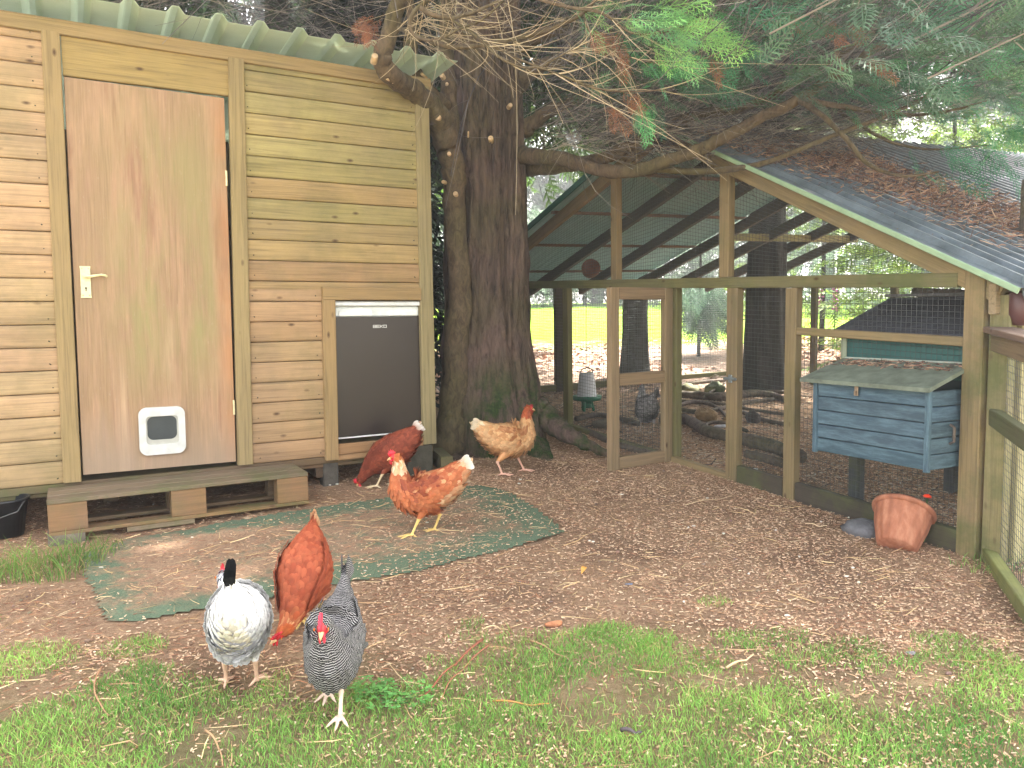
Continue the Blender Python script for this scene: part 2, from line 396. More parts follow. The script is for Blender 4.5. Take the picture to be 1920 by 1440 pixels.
# corrugated roof
def corr(mb, P0, du, dv, Lu, Lv, pitch_, hgt, pc, flat=.5, ns=2):
    """sheet with ribs running along dv, repeating along du (unit vectors)"""
    n = int(Lu/pitch_*24)+1; uu = np.linspace(0, Lu, n); ph = (uu/pitch_) % 1
    up_ = np.clip((ph-.56)/.13, 0, 1)*np.clip((.98-ph)/.13, 0, 1)
    if flat < 0: up_ = .5-.5*np.cos(ph*2*math.pi)
    nn = norm(np.cross(du, dv)); nn = nn if nn[2] > 0 else -nn
    V = []
    for t in np.linspace(0, Lv, ns): V.append(P0+uu[:, None]*du+t*dv+(up_*hgt)[:, None]*nn)
    j = np.arange(n-1)
    Fq = np.concatenate([np.c_[j+n*k, j+1+n*k, j+1+n*(k+1), j+n*(k+1)] for k in range(ns-1)])
    mb.add(np.concatenate(V), Fq, None, pc)
def roofmat(name, col, col2, rough=.5):
    m = NT(name); pos = m.n('ShaderNodeNewGeometry').outputs['Position']
    a = m.ramp(m.noise(pos, 6, 6, .7), [(.35, 0.0), (.7, 1.0)])
    m.base(m.mix(a, col, col2)); m.b.inputs['Roughness'].default_value = rough; return m.m
RG = roofmat('green_roof_sheet', s2l((222, 232, 212)), s2l((190, 204, 172)), .55)
def add_transl(mt, f, col):
    t = mt.node_tree; b_ = t.nodes['Principled BSDF']; tr_ = t.nodes.new('ShaderNodeBsdfTranslucent'); tr_.inputs[0].default_value = (*col, 1); mx = t.nodes.new('ShaderNodeMixShader'); mx.inputs[0].default_value = f
    t.links.new(b_.outputs[0], mx.inputs[1]); t.links.new(tr_.outputs[0], mx.inputs[2]); t.links.new(mx.outputs[0], t.nodes['Material Output'].inputs[0])
add_transl(RG, .6, s2l((236, 244, 228)))
mb = MB(); corr(mb, np.array([-1.5, -.17, 2.635]), np.array([1., 0, 0]), norm(np.array([0, 1, -.045])), 3.55, 2.6, .205, .036, (1, 1, 1))
rf = mb.build('roof_sheet', RG, shed); s_ = rf.modifiers.new('t', 'SOLIDIFY'); s_.thickness = .002
# door
def doormat():
    m = NT('ply_door'); tc = m.n('ShaderNodeTexCoord').outputs['Object']; x, y, z = m.sep(tc)
    st = m.noise(m.mapn(tc, (6, 6, .7)), 1.3, 5, .6, .3); fine = m.noise(m.mapn(tc, (130, 130, 4)), 1, 4, .6)
    c = m.ramp(st, [(.32, s2l((154, 112, 80))), (.43, s2l((176, 138, 102))), (.52, s2l((158, 126, 88))), (.6, s2l((168, 130, 96))), (.72, s2l((186, 152, 116)))])
    c = m.mix(1.0, c, m.ramp(fine, [(.3, .82), (.7, 1.12)]), 'MULTIPLY')
    alg = m.noise(m.mapn(tc, (5, 5, 1.1)), 1.1, 6, .65, .5)
    zb = m.ramp(m.math('MULTIPLY', z, .5), [(.16, 0.0), (.36, 1.0), (.8, .7), (.98, .15)])
    xb = m.ramp(m.math('ADD', x, .0), [(.1, .1), (.3, 1.0), (.6, .9), (.72, .15)])
    c = m.mix(m.math('MULTIPLY', m.math('MULTIPLY', zb, xb), m.ramp(alg, [(.38, 0.0), (.58, .9)])), c, s2l((150, 142, 84)))
    og = m.math('MULTIPLY', m.ramp(x, [(.65, 0.0), (.715, 1.0)]), m.ramp(m.noise(m.mapn(tc, (3, 3, 2)), 1.5, 4), [(.35, 0.2), (.6, .9)]))
    c = m.mix(m.math('MULTIPLY', og, .7), c, s2l((188, 124, 66)))
    gb = m.ramp(m.math('ADD', z, m.math('MULTIPLY', m.math('SUBTRACT', alg, .5), .5)), [(.05, .9), (.35, 0.0)])
    c = m.mix(m.math('MULTIPLY', gb, .7), c, s2l((158, 138, 118)))
    sc_ = m.ramp(m.noise(m.mapn(tc, (40, 40, 12)), 3, 5, .75), [(.62, 0.0), (.72, .35)])
    c = m.mix(sc_, c, s2l((206, 190, 170)))
    hs = m.n('ShaderNodeHueSaturation'); hs.inputs['Saturation'].default_value = .92; hs.inputs['Value'].default_value = .92; m.l(c, hs.inputs['Color'])
    m.base(hs.outputs[0]); m.b.inputs['Roughness'].default_value = .6; m.bump(fine, .001); return m.m
DM = doormat()
b = MB(); b.box((.369, -.005, .975), (.737, .038, 1.948), ch=.002)
door = b.build('door', DM, shed, loc=(-.018, 0, .35)); door.rotation_euler = (0, R(.6), 0)
def flat_profile(mb, pts, y0, y1, pc):
    """extrude polygon (x,z) between y0 and y1"""
    pts = np.asarray(pts, float); n = len(pts)
    V = np.concatenate([np.c_[pts[:, 0], np.full(n, y), pts[:, 1]] for y in (y0, y1)])
    i = np.arange(n); j = (i+1) % n
    mb.add(V, [np.c_[i, j, j+n, i+n], np.array([i[::-1]]), np.array([i+n])], None, pc)
def rrect(w_, h_, r, n=5, cx=0, cz=0, bulge=0):
    P = []
    for a0, sx, sz in ((0, 1, 1), (90, -1, 1), (180, -1, -1), (270, 1, -1)):
        for k in range(n+1):
            a = R(a0+90*k/n); P.append((cx+sx*(w_/2-r)+r*math.cos(a), cz+sz*(h_/2-r)+r*math.sin(a)))
    P = np.array(P)
    if bulge:
        P[:, 1] += bulge*np.sign(P[:, 1]-cz)*(1-((P[:, 0]-cx)/(w_/2))**2)*(np.abs(P[:, 1]-cz) > h_*.3)
    return P
def ringprof(mb, outer, inner, y0, y1, pc):
    o = np.asarray(outer); q = np.asarray(inner); n = len(o)
    V = np.concatenate([np.c_[o[:, 0], np.full(n, y1), o[:, 1]], np.c_[o[:, 0]*1, np.full(n, y0), o[:, 1]], np.c_[q[:, 0], np.full(n, y0), q[:, 1]], np.c_[q[:, 0], np.full(n, y1), q[:, 1]]])
    i = np.arange(n); j = (i+1) % n
    mb.add(V, np.concatenate([np.c_[i+a*n, j+a*n, j+(a+1)*n, i+(a+1)*n] for a in range(3)]), None, pc)
# handle
BR = s2l((232, 224, 176)); b = MB()
flat_profile(b, [(-.022, -.065), (-.024, -.078), (.024, -.078), (.022, -.065), (.022, .065), (.024, .078), (-.024, .078), (-.022, .065)], -.032, -.022, BR)
b.tube([(0, -.03, .028), (0, -.058, .028)], .009, 10, pc=BR)
b.tube([(0, -.056, .028), (.02, -.058, .027), (.045, -.058, .031), (.07, -.056, .036), (.088, -.053, .033), (.094, -.05, .028)], [.008, .0075, .006, .006, .006, .005], 8, pc=BR)
b.tube([(0, -.0325, -.03), (0, -.0345, -.03)], .005, 8, pc=(.01, .01, .01)); b.box((0, -.0335, -.038), (.004, .002, .014), (.01, .01, .01), .0005)
for q in ((-.014, .066), (.014, .066), (-.014, -.066), (.014, -.066)): b.ell((q[0], -.033, q[1]), (.003, .0015, .003), 8, 5, pc=s2l((170, 160, 110)))
PLB = pc_mat('brass_paint', .35, var=.15, scale=60)
h = b.build('handle', PLB, door, loc=(.052, 0, .965)); 
for zz in (1.53, .30):
    b = MB(); b.tube([(.735, -.028, zz-.04), (.735, -.028, zz+.04)], .006, 8, pc=s2l((220, 210, 170)))
    b.build('hinge', METAL, door)
# cat flap
WHT = s2l((204, 206, 204)); b = MB()
ringprof(b, rrect(.222, .24, .035, 6, bulge=.008), rrect(.155, .148, .02, 6, cz=.004), -.045, -.022, WHT)
ringprof(b, rrect(.158, .15, .02, 6, cz=.004), rrect(.142, .122, .03, 6, cz=.014), -.034, -.02, s2l((178, 178, 170)))
cf = b.build('cat_flap', PLASTIC, door, loc=(.372, 0, .2))
# 3-level limit: flap pane lies beside the frame under the door
b = MB(); flat_profile(b, rrect(.15, .13, .02, 6), -.030, -.026, (.035, .045, .05))
fp = b.build('flap_pane', PLASTIC, door, loc=(.372, 0, .212)); 
# ------------------------------------------------------------------ fridge
fr = thing('undercounter_fridge', 'small dark brown fridge with white top trim set into the shed wall', 'fridge', S0+su*1.565+np.array([0, 0, .018]), SA)
FW = .535
b = MB(); b.box((0, .19, .80), (FW, .34, .79), s2l((225, 228, 230)), .006); b.build('cabinet', PLASTIC, fr)
b = MB(); b.box((0, .006, .757), (FW-.004, .03, .705), s2l((44, 35, 31)), .004)
FD = pc_mat('fridge_door_brown', .32, var=.06, scale=3); b.build('door', FD, fr)
b = MB(); b.box((0, .0, 1.187), (FW, .05, .026), s2l((235, 240, 245)), .006); b.box((0, .012, 1.141), (FW-.004, .02, .056), s2l((222, 228, 228)), .004)
b.box((-.135, .0, 1.130), (.2, .016, .034), s2l((236, 240, 240)), .006); b.box((.165, .0, 1.130), (.18, .016, .034), s2l((236, 240, 240)), .006); b.build('top_trim', PLASTIC, fr)
b = MB(); b.box((0, .0, .399), (FW, .03, .008), s2l((240, 240, 240)), .002); b.build('bottom_trim', PLASTIC, fr)
# lettering: chunky outline letters
def stroke_text(mb, word, x0, z0, h, wch, gap, y, t, pc):
    G_ = {'B': [[(0, 0), (1, 0), (1, .45), (.0, .5), (1, .55), (1, 1), (0, 1), (0, 0)]], 'E': [[(1, 0), (0, 0), (0, 1), (1, 1)], [(0, .5), (.9, .5)]],
          'K': [[(0, 0), (0, 1)], [(1, 1), (.15, .5), (1, 0)]], 'O': [[(0, 0), (1, 0), (1, 1), (0, 1), (0, 0)]]}
    x = x0
    for ch in word:
        for pl in G_[ch]:
            for a, c in zip(pl, pl[1:]):
                p = np.array([x+a[0]*wch, y, z0+a[1]*h]); q = np.array([x+c[0]*wch, y, z0+c[1]*h]); d = norm(q-p)*t*.45
                mb.beam(p-d, q+d, .002, t, (0, 0, 1) if abs(q[0]-p[0]) > 1e-6 else (1, 0, 0), .0001, pc)
        x += wch+gap
b = MB(); stroke_text(b, 'BEKO', -.03, 1.045, .014, .0165, .0055, -.0098, .0035, s2l((215, 215, 215))); b.build('badge', METAL, fr)

# ------------------------------------------------------------------ things at the shed
def blockthing(name, label, cat, c, sz, rz, col, mat=None, tilt=(0, 0)):
    o = MB().box((0, 0, 0), sz, col, .006).build(name, mat or WOODG)
    o.location = c; o.rotation_euler = (tilt[0], tilt[1], rz); return tag(o, label, cat)
PG = s2l((130, 108, 82))
pal = thing('pallet_step', 'grey weathered wooden pallet used as a step below the shed door', 'pallet', S0+su*.27, SA)
# local: x from -.58 to .58+, front y -.36
pcx = [(-.50, s2l((150, 112, 76))), (.145, s2l((148, 112, 76))), (.735, s2l((150, 114, 78)))]
b = MB()
for k, (y0, w_) in enumerate(((-.335, .105), (-.222, .10), (-.115, .10))):
    b.beam((-.585, y0, .30-.0), (.80, y0, .30), w_, .02, pc=jit(s2l((128, 110, 92)))) if 0 else b.beam((-.44, y0, .300), (.745, y0, .300), w_, .020, ch=.003, pc=jit(s2l((140, 120, 98))))
b.build('deck_board', WOODG, pal)
b = MB(); b.beam((-.44, -.338, .15), (.745, -.338, .15), .095, .018, pc=s2l((160, 124, 86))); b.beam((-.44, -.12, .15), (.745, -.12, .15), .095, .018, pc=PG); b.build('base_board', WOODG, pal)
for x_, c_ in ((-.36, 0), (.158, 1), (.665, 2)):
    b = MB(); b.box((x_, -.34, .2245), (.158, .088, .131), s2l((158, 120, 84)), .004); b.box((x_, -.12, .2245), (.158, .088, .131), PG, .004); b.build('block', WOOD, pal)
def sl(u, y): return S0+su*u+svv*y
c = sl(.27+.03, -.335); blockthing('support_block', 'pale wooden block under the middle of the pallet', 'block', (c[0], c[1], .135), (.30, .09, .045), SA, s2l((160, 138, 116)))
c = sl(.27-.37, -.335); blockthing('support_block', 'grey stone block under the left end of the pallet', 'block', (c[0], c[1], .115), (.15, .10, .085), SA, s2l((120, 112, 100)), STONE)
c = sl(1.25, .03); blockthing('support_block', 'dark block propping the shed under the fridge surround', 'block', (c[0], c[1], .215), (.09, .09, .155), SA, s2l((80, 76, 70)), STONE)
c = sl(1.80, .02); blockthing('support_block', 'dark concrete block propping the shed at its right corner', 'block', (c[0], c[1], .235), (.17, .14, .19), SA, s2l((74, 72, 62)), STONE)
P = gnd(838, 872)
o = MB().beam((-.05, .16, .06), (.04, -.12, .05), .075, .10, pc=s2l((112, 104, 72))).build('timber_offcut', WOODG); o.location = (P[0]-.02, P[1]-.1, P[2]-.005); tag(o, 'mossy timber offcut leaning out from the shed corner by the trunk', 'timber')
P = gnd(10, 1000)
bk = thing('bucket', 'black plastic bucket under the left end of the shed', 'bucket', (-2.42, 3.62, G(0, 3.62)))
MB().lathe([(0, .004), (.07, .004), (.095, .17), (.105, .175), (.105, .185), (.09, .183), (.075, .02), (0, .02)], 24, pc=(.012, .014, .018)).build('pail', PLASTIC, bk, True)
MB().tube([(-.10, 0, .178), (-.09, -.05, .13), (0, -.105, .10), (.09, -.05, .13), (.10, 0, .178)], .003, 6, pc=(.1, .1, .1)).build('handle', METAL, bk)

# ================================================================== CHICKEN RUN
RA = R(-64.4); RO = np.array([1.904, 3.192, 0.])
ru = np.array([math.cos(RA), math.sin(RA), 0]); rv = np.array([-math.sin(RA), math.cos(RA), 0])
def rl(u, v, zr):
    """run-local point; zr is height above the sloping ground"""
    P = RO+ru*u+rv*v; return np.array([u, v, zr+.045*P[1]-.06])
def rw(u, v, zr):
    P = RO+ru*u+rv*v; P[2] = zr+.045*P[1]-.06; return P
run = thing('chicken_run', 'large timber and wire mesh chicken run with pitched roof, right of the tree', 'chicken run', RO, RA)
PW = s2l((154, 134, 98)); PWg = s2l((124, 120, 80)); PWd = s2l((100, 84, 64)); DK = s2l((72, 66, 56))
def rbeam(name, a, b_, w_, h_, col, mat=None, up=(0, 0, 1)):
    m = MB(); m.beam(rl(*a), rl(*b_), w_, h_, up, .004, jit(col, .05)); return m.build(name, mat or WOOD, run)
APU, APZ, SL_L, SL_R = -2.124, 2.158, .32, .452
def zL(u): return APZ+(u-APU)*SL_L
def zR(u): return APZ-(u-APU)*SL_R
# front frame
rbeam('front_beam', (-5.2, 0, 1.152), (-.06, 0, 1.152), .05, .062, PWg, WOODG)
for u in (-3.36, -1.42, -.975): rbeam('post', (u, 0, -.03), (u, 0, 1.12), .09 if u > -3 and u < -1.2 else .075, .05, PW if u != -3.36 else PWg, up=(0, 1, 0))
rbeam('post', (-1.995, .03, -.03), (-1.995, .03, 1.12), .05, .05, PWg, up=(0, 1, 0))
rbeam('corner_post', (.02, 0, -.05), (.02, 0, 1.21), .085, .07, PW, WOODG, up=(0, 1, 0))
rbeam('post', (-4.3, .0, -.03), (-4.3, 0, 1.12), .07, .05, PWg, WOODG, up=(0, 1, 0))
rbeam('post', (-5.18, .0, -.03), (-5.18, 0, 1.17), .07, .07, PWg, WOODG, up=(0, 1, 0))
rbeam('gable_post', (-2.65, 0, 1.184), (-2.65, 0, zL(-2.65)-.07), .075, .05, PW, up=(0, 1, 0))
rbeam('gable_post', (-1.495, 0, 1.184), (-1.495, 0, zR(-1.495)-.07), .08, .05, PW, up=(0, 1, 0))
rbeam('sole_plate', (-1.98, 0, .01), (-1.46, 0, .01), .05, .05, PW)
rbeam('sole_plate', (-5.15, 0, .01), (-3.40, 0, .01), .05, .06, PWg, WOODG)
rbeam('sole_plate', (-3.32, 0, .0), (-2.03, 0, .0), .05, .07, PWg, WOODG)
rbeam('base_board', (-1.37, 0, .05), (-1.02, 0, .05), .04, .10, DK, WOODG)
rbeam('base_board', (-.93, 0, .03), (-.03, 0, .03), .04, .14, DK, WOODG)
rbeam('mid_rail', (-.935, 0, .897), (-.02, 0, .897), .04, .04, PW)
# rafters
RAFT = [0, .68, 1.3, 1.95, 2.5, 3.05, 3.6]
for v in RAFT:
    th_ = .032 if v else .045
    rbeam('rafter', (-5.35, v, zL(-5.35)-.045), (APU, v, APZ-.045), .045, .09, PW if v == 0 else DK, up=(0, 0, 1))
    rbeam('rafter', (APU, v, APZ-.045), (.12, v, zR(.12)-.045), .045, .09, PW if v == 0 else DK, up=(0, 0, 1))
rbeam('ridge_board', (APU, -.05, APZ-.06), (APU, 3.7, APZ-.06), .03, .12, DK)
for u in (-4.9, -4.2, -3.5, -2.8):
    rbeam('purlin', (u, -.05, zL(u)+.014), (u, 1.98, zL(u)+.014), .045, .022, s2l((140, 104, 78)))
rbeam('purlin', (-3.75, 1.95, zL(-3.75)-.06), (-3.75, 3.7, zL(-3.75)-.06), .04, .07, s2l((150, 140, 90)), WOODG)
for u in (-1.6, -.95, -.35):
    rbeam('purlin', (u, -.05, zR(u)+.014), (u, 3.7, zR(u)+.014), .045, .022, s2l((165, 145, 100)))
# back + left wall timbers
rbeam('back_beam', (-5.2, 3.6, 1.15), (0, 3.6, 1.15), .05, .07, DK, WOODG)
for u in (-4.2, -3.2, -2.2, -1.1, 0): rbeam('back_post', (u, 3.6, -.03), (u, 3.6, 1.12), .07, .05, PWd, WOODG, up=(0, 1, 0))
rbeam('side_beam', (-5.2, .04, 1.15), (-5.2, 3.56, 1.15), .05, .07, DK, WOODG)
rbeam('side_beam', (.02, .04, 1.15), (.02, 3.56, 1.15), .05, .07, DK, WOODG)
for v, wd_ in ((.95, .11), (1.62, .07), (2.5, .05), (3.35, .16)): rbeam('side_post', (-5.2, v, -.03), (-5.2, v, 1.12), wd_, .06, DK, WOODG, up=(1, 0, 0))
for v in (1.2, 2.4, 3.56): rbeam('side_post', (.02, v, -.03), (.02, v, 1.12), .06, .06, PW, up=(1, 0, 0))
rbeam('side_rail', (-5.2, .04, .05), (-5.2, 3.56, .05), .05, .07, PWg, WOODG)
# corner board post (sunlit pair at the right)
rbeam('corner_post', (.115, .01, -.05), (.115, .01, 1.09), .085, .045, s2l((156, 146, 104)), WOODG, up=(0, 1, 0))
rbeam('corner_post', (.135, .10, -.05), (.135, .10, 1.10), .06, .08, s2l((196, 184, 140)), WOOD, up=(0, 1, 0))
rbeam('side_board', (.09, .2, -.02), (.09, .2, 1.14), .03, .1, s2l((180, 146, 110)), up=(0, 1, 0))
rbeam('side_board', (.09, .32, -.02), (.09, .32, 1.14), .03, .1, s2l((196, 170, 130)), up=(0, 1, 0))
rbeam('eave_board', (.10, -.04, 1.075), (.10, 3.7, 1.075), .03, .12, s2l((170, 148, 120)))
# roof sheets
RTOP = roofmat('dark_roof_sheet', s2l((116, 128, 140)), s2l((74, 84, 92)), .3)
RUND = roofmat('pale_roof_sheet', s2l((206, 220, 212)), s2l((160, 176, 166)), .5)
add_transl(RUND, .65, s2l((180, 200, 195)))
def slope_vec(sgn):
    d = np.array([1, 0, -SL_R]) if sgn > 0 else np.array([-1, 0, -SL_L])
    a = rl(0, 0, 0); b_ = rl(1, 0, 0); return d, (b_-a)
m = MB(); a = rl(APU, -.1, APZ+.03); e = rl(.24, -.1, zR(.24)+.03); bk_ = rl(APU, 3.75, APZ+.03)
corr(m, a, norm(bk_-a), norm(e-a), np.linalg.norm(bk_-a), np.linalg.norm(e-a), .10, .026, (1, 1, 1), ns=2)
o = m.build('roof_sheet', RTOP, run); o.modifiers.new('t', 'SOLIDIFY').thickness = .002
m = MB(); e = rl(-5.45, -.1, zL(-5.45)+.03); bk_ = rl(APU, 1.98, APZ+.03)
corr(m, a, norm(bk_-a), norm(e-a), np.linalg.norm(bk_-a), np.linalg.norm(e-a), .076, .016, (1, 1, 1), flat=-1)
o = m.build('roof_sheet', RUND, run); o.modifiers.new('t', 'SOLIDIFY').thickness = .002
# verge trim (pale green edge) and dark green left edge
GE = s2l((150, 178, 148))
m = MB(); m.beam(rl(APU, -.105, APZ+.02), rl(.24, -.105, zR(.24)+.02), .012, .024, pc=GE); m.build('verge_trim', PLASTIC, run)
m = MB(); m.beam(rl(-5.45, -.105, zL(-5.45)+.02), rl(APU, -.105, APZ+.02), .012, .05, pc=s2l((40, 92, 80))); m.build('verge_trim', PLASTIC, run)
m = MB(); m.lathe([(.045, -1.9), (.052, -1.9), (.052, 1.9), (.045, 1.9)], 16, Matrix.Translation(Vector(rl(.27, 1.85, .0))+Vector((0, 0, 1.11))) @ Matrix.Rotation(R(90), 4, 'X'), pc=s2l((128, 140, 150)))
m.ell(rl(.27, -.05, 1.11), (.052, .01, .052), pc=s2l((128, 140, 150))); m.build('gutter', PLASTIC, run, True)
# wire mesh panels
def panel(mb, c00, c10, c01, c11, pw=.0254, ph=.0254, clip=None, r=.0010, pc=(.07, .08, .08)):
    """grid of wires on quad: c00->c10 horizontally, c00->c01 upwards"""
    c00, c10, c01, c11 = map(np.asarray, (c00, c10, c01, c11))
    nw = max(2, int(np.linalg.norm(c10-c00)/pw)); nh = max(2, int(max(np.linalg.norm(c01-c00), np.linalg.norm(c11-c10))/ph))
    t = np.linspace(0, 1, nw+1)[:, None]; wires(mb, c00+(c10-c00)*t, c01+(c11-c01)*t, r, pc)
    t = np.linspace(0, 1, nh+1)[:, None]; wires(mb, c00+(c01-c00)*t, c10+(c11-c10)*t, r, pc)
MV = .028
m = MB()
for a, b_ in ((-5.18, -3.36), (-3.36, -2.0)): panel(m, rl(a, MV, 0), rl(b_, MV, 0), rl(a, MV, 1.15), rl(b_, MV, 1.15))
panel(m, rl(-1.42, MV, .05), rl(-.975, MV, .05), rl(-1.42, MV, 1.15), rl(-.975, MV, 1.15))
panel(m, rl(-.975, MV, .78), rl(.0, MV, .78), rl(-.975, MV, 1.15), rl(.0, MV, 1.15))
panel(m, rl(-.975, MV, .05), rl(-.66, MV, .05), rl(-.975, MV, .78), rl(-.66, MV, .78))
panel(m, rl(-.66, MV, .05), rl(.0, MV, .05), rl(-.66, MV, .34), rl(.0, MV, .34))
m.build('front_mesh', WIRE, run)
m = MB()
panel(m, rl(-5.18, MV, 1.15), rl(-2.65, MV, 1.15), rl(-5.18, MV, zL(-5.18)-.02), rl(-2.65, MV, zL(-2.65)-.02))
panel(m, rl(-2.65, MV, 1.15), rl(APU, MV, 1.15), rl(-2.65, MV, zL(-2.65)-.02), rl(APU, MV, APZ-.02))
panel(m, rl(APU, MV, 1.15), rl(-1.495, MV, 1.15), rl(APU, MV, APZ-.02), rl(-1.495, MV, zR(-1.495)-.02))
panel(m, rl(-1.495, MV, 1.15), rl(0, MV, 1.15), rl(-1.495, MV, zR(-1.495)-.02), rl(0, MV, 1.16))
m.build('gable_mesh', WIRE, run)
m = MB(); panel(m, rl(-5.23, .04, .05), rl(-5.23, 3.56, .05), rl(-5.23, .04, 1.15), rl(-5.23, 3.56, 1.15)); m.build('side_mesh', WIRE, run)
m = MB(); panel(m, rl(-5.2, 3.63, .05), rl(0, 3.63, .05), rl(-5.2, 3.63, 1.15), rl(0, 3.63, 1.15), .04, .04); m.build('back_mesh', WIRE, run)
m = MB(); panel(m, rl(-5.3, 2.0, zL(-5.3)+.005), rl(APU, 2.0, APZ+.005), rl(-5.3, 3.7, zL(-5.3)+.005), rl(APU, 3.7, APZ+.005), .04, .04); m.build('roof_mesh', WIRE, run)
# run door (hinged at u=-1.995, open outwards)
hx = rw(-2.02, -.005, 0); ang = None; best = 9
for k in range(0, 180):
    A = R(k+90); q = hx[:2]+.55*np.array([math.cos(A), math.sin(A)]); 
dvec = norm(np.array([.639-1.045, 4.745-5.02, 0])); dang = math.atan2(dvec[1], dvec[0])
dr_g = G(0, 4.9)
rdoor = MB()
DZ0, DZ1, DW = dr_g+.0, dr_g+1.125, .52
# child of the run: build in run local coordinates
Mi = Matrix.Translation(Vector(RO)) @ Matrix.Rotation(RA, 4, 'Z'); Mi = Mi.inverted()
def wl(P): return np.array(Mi @ Vector(P))
def dpt(s_, z, o_=0):
    n_ = np.array([-dvec[1], dvec[0], 0]); P = hx+dvec*s_+n_*o_; P[2] = z; return wl(P)
dup_ = wl(np.array([-dvec[1], dvec[0], 0])+RO)   # normal in local coordinates
DC = s2l((160, 138, 108))
for s0_ in (.03, DW-.03): rdoor.beam(dpt(s0_, DZ0), dpt(s0_, DZ1), .07, .045, dup_, .004, jit(DC))
for z_ in (DZ0+.04, DZ0+.56, DZ1-.035): rdoor.beam(dpt(.066, z_), dpt(DW-.066, z_), .042, .075, (0, 0, 1), .004, jit(DC))
rd = rdoor.build('door', WOODC, run)
m = MB(); panel(m, dpt(.05, DZ0+.05, -.024), dpt(DW-.05, DZ0+.05, -.024), dpt(.05, DZ1-.03, -.024), dpt(DW-.05, DZ1-.03, -.024)); m.build('mesh', WIRE, rd)
m = MB(); q = rl(-1.42, -.035, .60)
m.tube([q+[-.05, 0, 0], q+[.05, 0, 0]], .009, 8, pc=s2l((150, 160, 165))); m.box(q+[0, .004, 0], (.03, .01, .045), s2l((140, 150, 155))); m.tube([q+[-.04, -.005, 0], q+[-.09, -.03, .02], q+[-.14, -.02, .0]], .004, 6, pc=s2l((170, 160, 140)))
m.build('latch', METAL, run)

# roof litter (stuff)
def tube_np(mb, P0, D, L, r, pc):  # thin needles as crossed ribbons
    Pn = np.stack([P0, P0+D*L[:, None]*.5+rng.normal(size=P0.shape)*L[:, None]*.05, P0+D*L[:, None]], 1)
    wd = np.tile(np.array([.7, 1, .4]), (len(P0), 1))*r[:, None]*2
    ribbons(mb, Pn, wd, pc)
n = 16000
uu = rng.uniform(APU+.15, .22, n); vv = np.abs(rng.normal(.0, 1, n))
vv = .25+(uu-APU)*.28+rng.normal(0, .25, n)+rng.choice([0, .15, .5], n); ok = (vv > -.05) & (vv < 2.2) & (rng.random(n) < .95); uu, vv = uu[ok], vv[ok]
Pw = np.array([rw(a, b_, zR(a)+.048+rng.uniform(0, .02)) for a, b_ in zip(uu, vv)])
D = norm(rng.normal(size=(len(Pw), 3))*[1, 1, .3]); m = MB()
pal_ = np.array([s2l((150, 112, 96)), s2l((118, 92, 84)), s2l((178, 140, 118)), s2l((92, 74, 70)), s2l((196, 166, 140))])
tube_np(m, Pw, D, rng.uniform(.02, .07, len(Pw)), rng.uniform(.001, .0035, len(Pw)), pal_[rng.integers(0, 5, len(Pw))])
tag(m.build('fallen_needles', LITTER), 'reddish dead needles and twigs lying on the dark roof of the run', 'needles', kind='stuff')

# ------------------------------------------------------------------ hutch inside with nest box
def rthing(name, label, cat, u, v, zr=0, group=None):
    o = thing(name, label, cat, rw(u, v, zr), RA, group); return o
hut = rthing('chicken_coop', 'blue painted coop with dark felt roof behind the mesh at the right', 'chicken coop', -.35, .5)
gs_u, gs_v = -.0406, .0194
def hb(mb, c, sz, col, ch=.004): mb.box(c, sz, col, ch)
NB = s2l((64, 88, 104)); NBd = s2l((44, 88, 92))
m = MB(); hb(m, (.0, -.455, .80), (.66, .02, .19), s2l((40, 92, 92))); hb(m, (.0, -.02, .62), (.70, .84, .54), s2l((46, 70, 74))); m.build('body', PAINT, hut)
m = MB(); hb(m, (.0, -.475, .772), (.62, .014, .03), s2l((196, 206, 196))); hb(m, (-.32, -.475, .84), (.03, .014, .12), s2l((160, 170, 150))); hb(m, (.322, -.475, .84), (.02, .022, .15), s2l((170, 150, 120))); m.build('frame_trim', WOODC, hut)
# roof: pitched, ridge parallel to the front
m = MB()
rf0, rf1 = -.44, .50
V = [(rf0, -.44, .91), (rf1, -.44, .90), (rf1, .0, 1.065), (rf0, .0, 1.08), (rf0, .45, .91), (rf1, .45, .90)]
V = np.array(V); V2 = V-[0, 0, .02]
Fa = np.array([[0, 1, 2, 3], [3, 2, 5, 4]])
m.add(np.r_[V, V2], [Fa, (Fa+6)[:, ::-1], np.array([[0, 6, 7, 1], [1, 7, 8, 2], [2, 8, 11, 5], [4, 5, 11, 10]]), np.array([[0, 3, 9, 6], [3, 4, 10, 9]])], None, s2l((70, 72, 82)))
m.beam((rf0, .0, 1.09), (rf1, .0, 1.075), .09, .015, pc=s2l((120, 120, 124)))
FELT = pc_mat('roof_felt', .9, var=.3, scale=25, bump=.003); m.build('roof', FELT, hut)
for x_, y_ in ((-.31, -.38), (.31, -.38), (-.31, .35), (.31, .35)):
    m = MB(); m.box((x_, y_, .18), (.055, .055, .42), s2l((70, 76, 80))); m.build('leg', WOODG, hut)
# nest box
nb = MB(); x0, x1, y0, y1 = -.285, .31, -.70, -.50+.0
